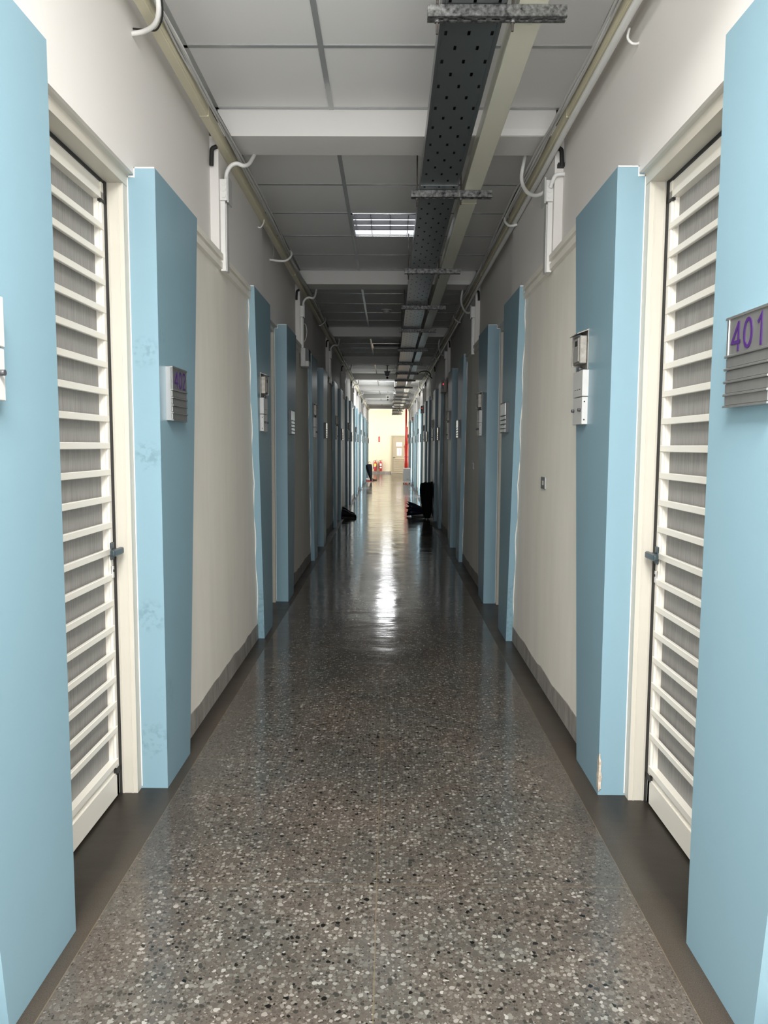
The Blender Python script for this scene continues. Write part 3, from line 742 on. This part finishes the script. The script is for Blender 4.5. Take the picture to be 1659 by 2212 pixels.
# emergency lights
def em_light(s, y, label, led=True):
    x = fx(s, 0.035); r = empty('emergency_light', (x, y, 2.30), label, 'emergency light')
    b = MB(); b.bevelbox(0, -s*0.055, 0, 0.24, 0, 0.20, 0.008, 2); b.build('housing', M['box'] if not led else M['greybox'], r)
    d = MB(); d.box(-s*0.05, -s*0.088, 0.02, 0.22, 0.065, 0.19); d.build('lamp_head', M['darkplastic'], r)
    l = MB(); l.bevelbox(-s*0.05, -s*0.092, 0.0, 0.24, 0.0, 0.062, 0.006, 2); l.build('battery_case', M['box'] if not led else M['greybox'], r)
    if led: MB().ball((-s*0.060, -0.004, 0.13), 0.008).build('indicator', M['led'], r)
em_light(-1, YB0+BB+0.03, 'boxy cream emergency light on the left wall below the second junction box', False)
em_light(1, YB0+BB*2+0.02, 'grey emergency light with glowing red indicator, nearest on the right wall')
em_light(1, YB0+BB*4+0.02, 'small emergency light with red indicator farther on, second on the right wall')
em_light(1, YB0+BB*6+0.02, 'distant emergency light with red indicator near the white appliance, third on the right wall')
for s, w in ((-1, 'left'),):
    x = fx(s, 0.035); t = MB(); t.box(x, x - s*0.022, YB0+BB+0.04, YB0+BB+0.085, 2.5, 2.54); t.box(x, x-s*0.02, YB0+BB+0.05, YB0+BB+0.075, 2.49, 2.62)
hose([(-0.93, YB0+BB+0.05, 2.75), (-0.905, YB0+BB, 2.745), (-0.888, YB0+BB-0.02, 2.69), (-0.888, YB0+BB-0.02, 2.63), (-0.905, YB0+BB, 2.58), (-0.93, YB0+BB+0.04, 2.56)], 0.003, M['pvc'], 'cable',
     'thin white wire loop hanging off the second left trunking drop', 'cable')

# wall switches
for y, lab in ((4.463, 'small square wall switch on the right wall between the first pillars'), (8.21, 'second wall switch, on the right wall beyond the nearer one')):
    x = fx(1, 0.049); r = empty('wall_switch', (x, y, 1.233), lab, 'switch')
    MB().bevelbox(-0.008, 0.001, -0.06, 0.06, -0.036, 0.036, 0.003).build('plate', M['steel'], r)
    MB().bevelbox(-0.013, -0.007, -0.018, 0.018, -0.014, 0.014, 0.002).build('rocker', M['greybox'], r)

# ------------------------------------------------------------------ name plates and access boxes
def digit_strokes(ch):
    """poly-lines in a unit cell 0.62 wide, 1 high, origin at the middle"""
    if ch == '4': return [[(0.16, -0.5), (0.16, 0.47)], [(0.17, 0.44), (-0.29, -0.20), (0.31, -0.20)]]
    if ch == '0': return [[(0.25*math.cos(2*PI*i/36), 0.44*math.sin(2*PI*i/36)) for i in range(37)]]
    if ch == '1': return [[(-0.16, 0.22), (0.06, 0.46), (0.06, -0.5)]]
    if ch == '2':
        arc = [(0.24*math.cos(PI*(1-i/14) - 0.15), 0.22 + 0.23*math.sin(PI*(1-i/14) - 0.15)) for i in range(19)]
        return [arc + [(-0.26, -0.45), (0.28, -0.45)]]
def digits_mesh(word, size, pitch, width, name, m, parent, mtx):
    t = MB()
    for k, ch in enumerate(word):
        ox = (k - (len(word)-1)/2)*pitch
        for li, line in enumerate(digit_strokes(ch)):
            P = [Vector((ox + p[0]*size, p[1]*size)) for p in line]; n = len(P); L_ = []; R_ = []
            closed = (P[0]-P[-1]).length < 1e-6
            for i, p in enumerate(P):
                a_ = P[i-1] if i > 0 else (P[-2] if closed else None); c_ = P[i+1] if i < n-1 else (P[1] if closed else None)
                d1 = (p-a_).normalized() if a_ is not None else None; d2 = (c_-p).normalized() if c_ is not None else None
                if d1 is None: d1 = d2
                if d2 is None: d2 = d1
                n1 = Vector((-d1.y, d1.x)); n2 = Vector((-d2.y, d2.x)); b_ = n1+n2
                b_ = b_.normalized() if b_.length > 1e-4 else n1
                k_ = min(1.0/max(0.35, b_.dot(n1)), 1.9)
                L_.append(p + b_*width*0.5*k_); R_.append(p - b_*width*0.5*k_)
            z0, z1 = 0.0, 0.0009 + 0.0004*li; vs = []
            for i in range(n): vs += [(L_[i].x, L_[i].y, z1), (R_[i].x, R_[i].y, z1), (L_[i].x, L_[i].y, z0), (R_[i].x, R_[i].y, z0)]
            fs = []
            for i in range(n-1):
                q = 4*i; fs += [(q, q+4, q+5, q+1), (q, q+2, q+6, q+4), (q+1, q+5, q+7, q+3)]
            t.add(vs, fs)
    return t.xf(mtx).build(name, m, parent)
def make_plate(s, number):
    """origin: pillar face, middle of the plate, z 1.55"""
    r = empty('name_plate', (0, 0, 0), 'x', 'sign', 'steel name plates beside the doors')
    X = lambda d: -s*d
    W = 0.1125
    bk = MB(); bk.bevelbox(X(-0.002), X(0.022), -W, W, 0.0, 0.225, 0.002, 1)
    for z in (0.128, 0.096, 0.064, 0.032): bk.bevelbox(X(0.02), X(0.030), -W, W, z-0.003, z+0.003, 0.001, 1)
    bk.box(X(0.02), X(0.029), -W, W, 0.219, 0.225); bk.box(X(0.02), X(0.029), -W, W, 0.0, 0.005)
    bk.build('body', M['steel'] if number else M['darkplastic'], r)
    tp = MB(); tp.box(X(0.020), X(0.026), -W+0.012, W-0.003, 0.131, 0.219); tpo = tp.build('number_panel', M['steel'] if number else M['polished'], r)
    for z in (0.101, 0.069, 0.037, 0.007):
        q = MB(); q.box(X(0.020), X(0.0255), -W+0.004, W-0.004, z, z+0.022); q.build('name_strip', M['steel'] if number else M['polished'], r)
    ed = MB(); ed.box(X(0.0245), X(0.0275), (W-0.014) if s > 0 else -W+0.001, (W-0.011) if s > 0 else -W+0.004, 0.131, 0.219)
    
    if number: ed.build('chrome_edge', M['chrome'], r)
    if number:
        # face looks towards -s*x ; text's right direction as seen from the corridor
        R = Matrix(((0, 0, -s, 0), (-s, 0, 0, 0), (0, 1, 0, 0), (0, 0, 0, 1)))
        R = Matrix.Translation((X(0.0268), (0.004 if s < 0 else -0.004), 0.1735)) @ R
        digits_mesh(number, 0.074, 0.060, 0.0088, 'room_number', M['purple'], tpo, R)
    return r
for s in (-1, 1):
    first = make_plate(s, '402' if s < 0 else '401'); blank = make_plate(s, None)
    kind = 1 if s < 0 else 0
    first.location = (XP[s], 3.232 if s < 0 else 1.815, 1.55)
    first['label'] = 'steel name plate with purple 402 on the left blue pillar' if s < 0 else 'steel name plate with purple 401 on the right edge pillar'
    for n in range(1, NB):
        y = (3.232 + 0.005 if s < 0 else 1.855) + B*n + (0.02 if s < 0 else 0.0)
        lab = 'blank name plate with polished strips on a %s blue pillar, %s after %s' % (SIDE[s], ORD[n-1], '402' if s < 0 else '401')
        if n == 1: blank.location = (XP[s], y, 1.55); blank['label'] = lab
        else: dup(blank, (XP[s], y, 1.55), None, lab)

def make_access(s):
    r = empty('access_box', (0, 0, 0), 'x', 'box', 'white access control boxes')
    X = lambda d: -s*d
    a = MB(); a.bevelbox(X(-0.002), X(0.027), -0.085, 0.085, 0.124, 0.24, 0.002, 1); up = a.build('upper_case', M['box'], r)
    v = MB()
    for i in range(3): v.box(X(0.0265), X(0.0275), -0.05+0.04*i, -0.03+0.04*i, 0.155, 0.158)
    v.build('vent_slots', M['black'], up)
    b = MB(); b.bevelbox(X(-0.002), X(0.025), -0.080, 0.085, 0.0, 0.121, 0.002, 1); lo = b.build('lower_case', M['box'], r)
    sc_ = MB()
    for z in (0.02, 0.10): sc_.cyl((X(0.015), -0.0815, z), (X(0.015), -0.079, z), 0.0035, 8)
    sc_.build('screw', M['black'], lo)
    for yl in (-0.055, 0.06): MB().cyl((X(0.024), yl, 0.064), (X(0.038), yl, 0.064), 0.007, 10).build('latch', M['darkplastic'], lo)
    return r
def make_reader(s):
    r = empty('card_reader', (0, 0, 0), 'x', 'card reader', 'card readers above the access boxes')
    X = lambda d: -s*d
    a = MB(); a.box(X(-0.002), X(0.003), -0.065, 0.065, -0.02, 0.155)
    a.prism([(X(0), 0.155), (X(0.052), 0.135), (X(0.052), 0.132), (X(0), 0.150)], 'y', -0.07, 0.07); a.box(X(0.003), X(0.04), 0.060, 0.066, 0.0, 0.14)
    a.build('bracket', M['bracket'], r)
    b = MB(); b.bevelbox(X(0.004), X(0.036), -0.058, 0.058, 0.005, 0.128, 0.003, 1); bo = b.build('case', M['bracket'], r)
    f = MB(); f.bevelbox(X(0.035), X(0.040), -0.046, 0.046, 0.014, 0.120, 0.002, 1); f.build('keypad', M['greybox'], bo)
    d = MB(); d.box(X(0.0395), X(0.0412), -0.03, 0.01, 0.085, 0.108); d.build('display', M['black'], bo)
    k = MB(); k.cyl((X(0.012), -0.01, -0.016), (X(0.030), -0.01, -0.016), 0.011, 10); k.build('cable_gland', M['darkplastic'], r)
    return r
for s in (-1, 1):
    ab = make_access(s); rd = make_reader(s)
    for n in range(NB):
        if s == 1:
            y = 3.42 + B*n; lab = ('white access box below the card reader on the right blue pillar', 'card reader in a steel bracket on the right blue pillar') if n == 0 else None
        else:
            y = 1.68 + B*n; lab = ('white access box cut off by the left picture edge, on the nearest pillar', None) if n == 0 else None
        if lab is None:
            lab = ('white access box on a %s blue pillar, %s of those there' % (SIDE[s], ORD[n]), 'card reader on a %s blue pillar, %s of those there' % (SIDE[s], ORD[n]))
        if s == -1 and n > 0: y = 5.47 + B*(n-1)
        for src, z, lb in ((ab, 1.55, lab[0]), (rd, 1.815, lab[1])):
            if lb is None: continue
            firstp = src.get('label') == 'x'
            if firstp: src.location = (XP[s], y, z); src['label'] = lb
            else: dup(src, (XP[s], y, z), None, lb)

# ------------------------------------------------------------------ far end
ed = empty('door_19', (0, 0, 0)); struct(ed)
f = MB(); f.box(0.125, 0.18, YEND-0.05, YEND+0.02, 0, 1.92); f.box(1.06, 1.115, YEND-0.05, YEND+0.02, 0, 1.92); f.box(0.125, 1.115, YEND-0.05, YEND+0.02, 1.92, 1.98)
f.build('frame', M['tandoor'], ed)
f = MB(); f.box(0.185, 1.055, YEND-0.035, YEND+0.02, 0.02, 1.915); leaf = f.build('leaf', M['tandoor'], ed)
f = MB()
for i in range(13):
    z = 0.13 + 0.051*i; f.prism([(YEND-0.036, z), (YEND-0.062, z+0.006), (YEND-0.036, z+0.042)], 'x', 0.25, 0.98)
f.build('louvre', M['tandoor'], ed)
f = MB(); f.cyl((0.235, YEND-0.035, 0.83), (0.235, YEND-0.08, 0.83), 0.012); f.bevelbox(0.225, 0.33, YEND-0.09, YEND-0.07, 0.82, 0.845, 0.004); f.build('handle', M['darkplastic'], ed)
yp = YEND-0.038
pn = MB(); pn.box(0.375, 0.685, yp, yp+0.003, 1.42, 1.625); pn = tag(pn.build('paper_notice', M['paper']), 'wide white paper with pink print, upper one on the tan door', 'notice')
q = MB()
for i, (a, b) in enumerate(((0.42, 0.56), (0.40, 0.66), (0.40, 0.62))):
    x = a
    while x < b: q.box(x, x+0.02, yp-0.001, yp, 1.575-0.05*i-0.022, 1.575-0.05*i); x += 0.028
q.build('print', M['pinkink'], pn)
pn = MB(); pn.box(0.415, 0.66, yp, yp+0.003, 0.935, 1.325); pn = tag(pn.build('paper_notice', M['paper']), 'tall white paper with red vertical writing, lower one on the tan door', 'notice')
q = MB(); g = MB()
for i in range(8):
    z = 1.295-0.043*i; q.box(0.52, 0.556, yp-0.001, yp, z-0.007, z); q.box(0.534, 0.541, yp-0.001, yp, z-0.03, z); q.box(0.522, 0.553, yp-0.001, yp, z-0.03, z-0.024)
for i in range(3):
    for x in (0.448, 0.595):
        z = 1.24-0.10*i; g.box(x, x+0.028, yp-0.001, yp, z-0.006, z); g.box(x+0.011, x+0.017, yp-0.001, yp, z-0.028, z); 
q.build('red_writing', M['redink'], pn); g.build('small_writing', M['greyink'], pn)

sg = MB(); sg.box(-0.555, -0.468, YEND-0.008, YEND, 1.64, 1.92); sg = tag(sg.build('wall_sign', M['red']), 'narrow red sign on the cream end wall above the extinguishers', 'sign')
q = MB()
for i in range(4): q.box(-0.528, -0.495, YEND-0.010, YEND-0.008, 1.69+0.05*i, 1.725+0.05*i)
q.build('writing', M['pinkink'], sg)
def extinguisher(x, label, variant):
    r = empty('fire_extinguisher', (x, YEND-0.10, 0.13), label, 'fire extinguisher', 'red fire extinguishers on the end wall')
    b = MB(); b.lathe([(0.06, 0.0), (0.075, 0.012), (0.078, 0.03), (0.078, 0.40), (0.07, 0.445), (0.045, 0.475), (0.026, 0.49), (0.024, 0.515)], n=22); bo = b.build('cylinder', M['darkred'], r)
    if variant == 0:
        q = MB(); q.box(-0.055, 0.045, -0.084, -0.070, 0.27, 0.385); q.build('label_sticker', M['yellow'], bo)
        q = MB(); q.box(-0.055, 0.02, -0.083, -0.069, 0.225, 0.268); q.build('white_sticker', M['paper'], bo)
    else:
        q = MB(); q.box(-0.045, 0.05, -0.084, -0.070, 0.27, 0.395); q.build('label_sticker', M['paper'], bo)
        q = MB(); q.box(-0.048, 0.05, -0.084, -0.070, 0.15, 0.215); q.build('white_sticker', M['paper'], bo)
    v = MB(); v.cyl((0, 0, 0.51), (0, 0, 0.55), 0.02, 10); v.bevelbox(-0.02, 0.10, -0.012, 0.012, 0.535, 0.548, 0.003)
    v.hexa([(-0.01, -0.012, 0.553), (-0.01, 0.012, 0.553), (0.085, 0.012, 0.600), (0.085, -0.012, 0.600), (-0.01, -0.012, 0.562), (-0.01, 0.012, 0.562), (0.085, 0.012, 0.609), (0.085, -0.012, 0.609)])
    v.build('valve', M['darkplastic'], r)
    h = MB(); h.tube(smooth_path([(-0.015, -0.01, 0.54), (-0.07, -0.02, 0.53), (-0.105, -0.03, 0.45), (-0.10, -0.03, 0.30), (-0.09, -0.03, 0.17)], 5), 0.009, 8); h.tube([(-0.09, -0.03, 0.20), (-0.088, -0.03, 0.12)], 0.018, 8); h.build('hose', M['black'], r)
    k = MB(); k.lathe([(0.0795, 0.232), (0.0805, 0.236), (0.0805, 0.25), (0.0795, 0.254)], n=22); k.box(-0.03, 0.03, 0.06, 0.102, 0.2, 0.3); k.build('wall_strap', M['darkplastic'], r)
extinguisher(-0.705, 'red fire extinguisher with a yellow label, left one below the red sign', 0)
extinguisher(-0.425, 'red fire extinguisher with white labels, nearer the tan door', 1)

# red standpipe
sp = empty('standpipe', (0.835, 35.75, 0), 'tall red fire standpipe standing by the right wall at the far end', 'pipe')
MB().cyl((0, 0, 0), (0, 0, 1.50), 0.092, 20).build('lower_sleeve', M['red'], sp)
MB().cyl((-0.02, 0, 1.4), (-0.02, 0, ZC), 0.045, 16).build('riser', M['red'], sp)
MB().cyl((0.035, 0.03, 1.4), (0.035, 0.03, 2.35), 0.034, 14).build('side_pipe', M['red'], sp)
MB().lathe([(0.097, -0.02), (0.104, -0.015), (0.104, 0.015), (0.097, 0.02)], (0, 0, 0.93), 20).build('flange', M['red'], sp)
MB().cyl((-0.13, 0, 1.40), (-0.08, 0, 1.40), 0.02, 10).build('valve', M['red'], sp)

# white appliance on castors
ap = empty('dehumidifier', (0.705, 28.5, 0), 'white box-shaped portable appliance on castors below the red pipe', 'appliance')
b = MB(); b.prism([(-0.15, 0.075), (0.12, 0.075), (0.12, 0.585), (-0.15, 0.585)], 'y', 0.01, 0.34); b.bevelbox(-0.155, 0.125, 0.0, 0.35, 0.055, 0.59, 0.02, 3); b.build('body', M['box'], ap)
b = MB(); b.bevelbox(-0.165, 0.135, -0.012, 0.36, 0.045, 0.085, 0.008, 2); b.build('base', M['pvc'], ap)
b = MB(); b.box(-0.02, 0.05, -0.003, 0.002, 0.165, 0.19); b.build('badge', M['greybox'], ap)
b = MB(); b.box(-0.156, -0.154, 0.05, 0.30, 0.2, 0.5); b.build('air_grille', M['pvcg'], ap)
for x in (-0.14, 0.105):
    for y in (0.03, 0.31):
        w = MB(); w.cyl((x-0.012, y, 0.022), (x+0.012, y, 0.022), 0.022, 12); w.box(x-0.008, x+0.008, y-0.01, y+0.01, 0.02, 0.05); w.build('castor', M['black'], ap)

# umbrellas
def umbrella(tip, top, rmax, label, handle=True, seed=0, group=None, hook=1, ex=0.5):
    """closed umbrella standing on its tip; 'top' is the point where the cloth ends near the handle"""
    r = empty('umbrella', tip, label, 'umbrella')
    if group: r['group'] = group
    T = Vector(tip); A = Vector(top) - T; L = A.length; A.normalize()
    u = A.cross(Vector((0, 1, 0))); u.normalize(); w = A.cross(u); rnd = random.Random(seed)
    c = MB(); n = 32; rings = 14; vs = []
    for i in range(rings):
        t = 0.05 + 0.95*i/(rings-1); rr = rmax*(t**ex)*(1.0 - 0.12*max(0, t-0.85)/0.15)
        for j in range(n):
            a = 2*PI*j/n; fold = 1 - 0.22*t*abs(math.sin(4*a + 1.2*t)); ext = (0.06*rmax*8*max(0, t-0.9))*abs(math.sin(4*a + 1.2))
            p = A*(t*L - ext*0.5) + (u*math.cos(a) + w*math.sin(a))*rr*fold
            vs.append(p[:])
    fs = [(i*n+j, i*n+(j+1) % n, (i+1)*n+(j+1) % n, (i+1)*n+j) for i in range(rings-1) for j in range(n)]
    fs.append(tuple(range(n))[::-1]); fs.append(tuple(range((rings-1)*n, rings*n)))
    c.add(vs, fs, True); c.build('canopy', M['umbrella'], r)
    m = MB(); m.tube([(0, 0, 0), (A*L*0.08)[:]], 0.006, 8); m.build('tip', M['darkplastic'], r)
    if handle:
        h = MB(); e = A*(L+0.10)
        pts = [(A*L*0.95)[:], e[:]]
        for k in range(1, 8):
            a = PI*k/7; pts.append((e + A*0.045*math.sin(a) - u*hook*(0.045-0.045*math.cos(a)))[:])
        h.tube(pts, 0.009, 8); h.build('handle', M['darkplastic'], r)
    else:
        h = MB(); h.tube([(A*L*0.95)[:], (A*(L+0.05))[:]], 0.012, 8); h.build('handle', M['darkplastic'], r)
umbrella((0.765, 14.62, 0.0), (0.748, 14.85, 0.70), 0.15, 'large black closed umbrella standing tip down by the right pillar', False, 1, None, 1, 0.33)
umbrella((0.89, 14.95, 0.0), (0.895, 15.0, 0.735), 0.07, 'narrow black umbrella behind the large one, in the right doorway', False, 2)
umbrella((-0.695, 29.8, 0.0), (-0.815, 30.1, 0.66), 0.16, 'black umbrella with hooked handle leaning by the far left wall', True, 3, None, 1, 0.75)

def pleated(loc, yaw, label):
    r = empty('folding_umbrella', loc, label, 'umbrella')
    c = MB(); n = 40; rings = 9; Ln = 0.34; vs = []
    for i in range(rings):
        t = i/(rings-1)
        for j in range(n):
            a = 2*PI*j/n; rr = (0.05 + 0.10*t)*(1 - 0.34*abs(math.sin(4*a))*t)
            tip = 0.07*t*max(0, t-0.8)*5*(1-abs(math.sin(4*a)))
            vs.append((-t*Ln - tip, math.cos(a)*rr, 0.115 + math.sin(a)*rr + 0.06*t))
    zmin = min(v[2] for v in vs)
    vs = [(v[0], v[1], v[2]-zmin+0.012) for v in vs]
    fs = [(i*n+j, i*n+(j+1) % n, (i+1)*n+(j+1) % n, (i+1)*n+j) for i in range(rings-1) for j in range(n)] + [tuple(range(n))[::-1], tuple(range((rings-1)*n, rings*n))]
    c.add(vs, fs, True); c.build('canopy', M['navy'], r)
    h = MB(); zc = 0.115-zmin+0.012; h.tube([(0, 0, zc), (0.07, 0, zc-0.01)], 0.016, 10); h.build('handle', M['darkplastic'], r)
    r.rotation_euler = (0, 0, yaw); return r
pleated((0.775, 15.35, 0.0), 0.15, 'navy folding umbrella lying half open on the grey mat')
mt = MB(); mt.bevelbox(0.47, 0.89, 15.05, 15.7, 0, 0.012, 0.004, 1); tag(mt.build('doormat', M['mat']), 'grey doormat under the umbrellas at the right wall', 'mat')

def shoe(name, loc, yaw, m, label, size=0.28, h=0.11, group=None, sole=None):
    r = empty(name, loc, label, 'shoe', group)
    prof = [(-0.5, 0.30, 1.0), (-0.44, 0.33, 1.05), (-0.3, 0.34, 1.0), (-0.12, 0.34, 0.86), (0.05, 0.38, 0.62), (0.2, 0.41, 0.48), (0.35, 0.37, 0.42), (0.45, 0.26, 0.33), (0.5, 0.10, 0.22)]
    c = MB(); n = 12; vs = []
    for x, wd, hh in prof:
        for j in range(n):
            a = 2*PI*j/n; vs.append((x*size, math.cos(a)*wd*size*0.5, 0.018 + (0.5+0.5*math.sin(a))*hh*h))
    fs = [(i*n+j, i*n+(j+1) % n, (i+1)*n+(j+1) % n, (i+1)*n+j) for i in range(len(prof)-1) for j in range(n)] + [tuple(range(n))[::-1], tuple(range((len(prof)-1)*n, len(prof)*n))]
    c.add(vs, fs, True); c.build('upper', m, r)
    s_ = MB(); pl = [(x*size*1.03, wd*size*0.52) for x, wd, _ in prof]
    s_.prism([(a, b) for a, b in pl] + [(a, -b) for a, b in pl[::-1]], 'z', 0, 0.022); s_.build('sole', sole or M['black'], r)
    r.rotation_euler = (0, 0, yaw); return r
shoe('ankle_boot', (-0.80, 14.92, 0), -0.05, M['shoeblack'], 'black ankle shoe nearer the camera, toe towards the corridor, by the left wall', 0.30, 0.15)
shoe('ankle_boot', (-0.83, 15.12, 0), 0.15, M['shoeblack'], 'black ankle shoe behind its twin by the left wall', 0.29, 0.19)
shoe('sports_shoe', (-0.80, 30.6, 0), 0.2, M['box'], 'white shoe on the floor behind the hooked umbrella', 0.28, 0.10, None, M['darkred'])
shoe('leather_shoe', (-0.64, 31.0, 0), 0.1, M['brown'], 'brown shoe on the floor beyond the hooked umbrella tip', 0.28, 0.10)
shoe('sports_shoe', (0.78, 16.6, 0), PI, M['box'], 'pale shoe half hidden behind the large black umbrella', 0.28, 0.11)

# ------------------------------------------------------------------ lights
def area(name, loc, rot, sx_, sy_, power, col=(1, 1, 1), spread=PI):
    l = bpy.data.lights.new(name, 'AREA'); l.shape = 'RECTANGLE'; l.size = sx_; l.size_y = sy_; l.energy = power; l.color = col; l.spread = spread
    o = bpy.data.objects.new(name, l); COL.objects.link(o); o.location = loc; o.rotation_euler = rot; return o
area('daylight_entrance_window', (0, -1.1, 1.75), (PI/2, 0, 0), 3.4, 2.8, 150, (0.97, 0.985, 1.0))
area('daylight_lobby_left', (-3.5, 37.2, 1.7), (0, -PI/2, 0), 2.8, 3.1, 185, (1.0, 0.99, 0.96))
area('daylight_lobby_right', (3.5, 37.2, 1.7), (0, PI/2, 0), 2.8, 3.1, 185, (1.0, 0.99, 0.96))
for (s_, n_) in FILL_DOORWAYS:
    area('doorway_fill', (fx(s_, 0.21), 2.56 + B*n_ + SHIFT[s_], 1.25), (0, s_*PI/2, 0), 2.3, 0.8, 75, (0.97, 0.985, 1.0))  # added light panels filling the doorways, no room behind them
area('lit_ceiling_lamp', (0, YB0 + BB*5 - 0.655*2.5, ZC-0.012), (0, 0, 0), 0.56, 0.56, 55, (0.97, 0.99, 1.0))
area('entrance_fill', (0, 0.15, ZC-0.02), (0, 0, 0), 1.2, 0.6, 310, (1.0, 0.985, 0.96))  # unseen light added behind the camera to brighten the near end
area('far_bay_fill', (0, YB0 + BB*7 - 0.655*2.5, ZC-0.012), (0, 0, 0), 0.56, 0.56, 32, (0.97, 0.99, 1.0))  # light added to an unlit lamp to lift the far bays
area('lobby_ceiling_lamp', (0, 37.2, ZC-0.03), (0, 0, 0), 0.6, 0.6, 22, (0.97, 0.99, 1.0))

wd = bpy.data.worlds.new('World'); SC.world = wd; wd.use_nodes = True
wd.node_tree.nodes['Background'].inputs['Color'].default_value = (0.75, 0.86, 1, 1); wd.node_tree.nodes['Background'].inputs['Strength'].default_value = 1.0

# ------------------------------------------------------------------ camera
F, PITCH, YAW, ROLL = 1606.909, 0.0889120, 0.00614904, 0.00527595
cd_ = bpy.data.cameras.new('camera'); cam = bpy.data.objects.new('camera', cd_); COL.objects.link(cam)
fw = Vector((-math.sin(YAW)*math.cos(PITCH), math.cos(YAW)*math.cos(PITCH), -math.sin(PITCH)))
r0 = Vector((math.cos(YAW), math.sin(YAW), 0)); u0 = r0.cross(fw)
rt = math.cos(ROLL)*r0 + math.sin(ROLL)*u0; up = rt.cross(fw)
mw = Matrix(((rt.x, up.x, -fw.x, 0), (rt.y, up.y, -fw.y, 0), (rt.z, up.z, -fw.z, 1.45), (0, 0, 0, 1)))
cam.matrix_world = mw
cd_.sensor_fit = 'VERTICAL'; cd_.sensor_height = 24.0; cd_.lens = 24.0*F/2212.0
cd_.clip_start = 0.02; cd_.clip_end = 200
SC.camera = cam
vs_ = SC.view_settings; vs_.view_transform = 'Standard'; vs_.look = 'None'; vs_.exposure = 0.0; vs_.gamma = 1.0; vs_.use_curve_mapping = False
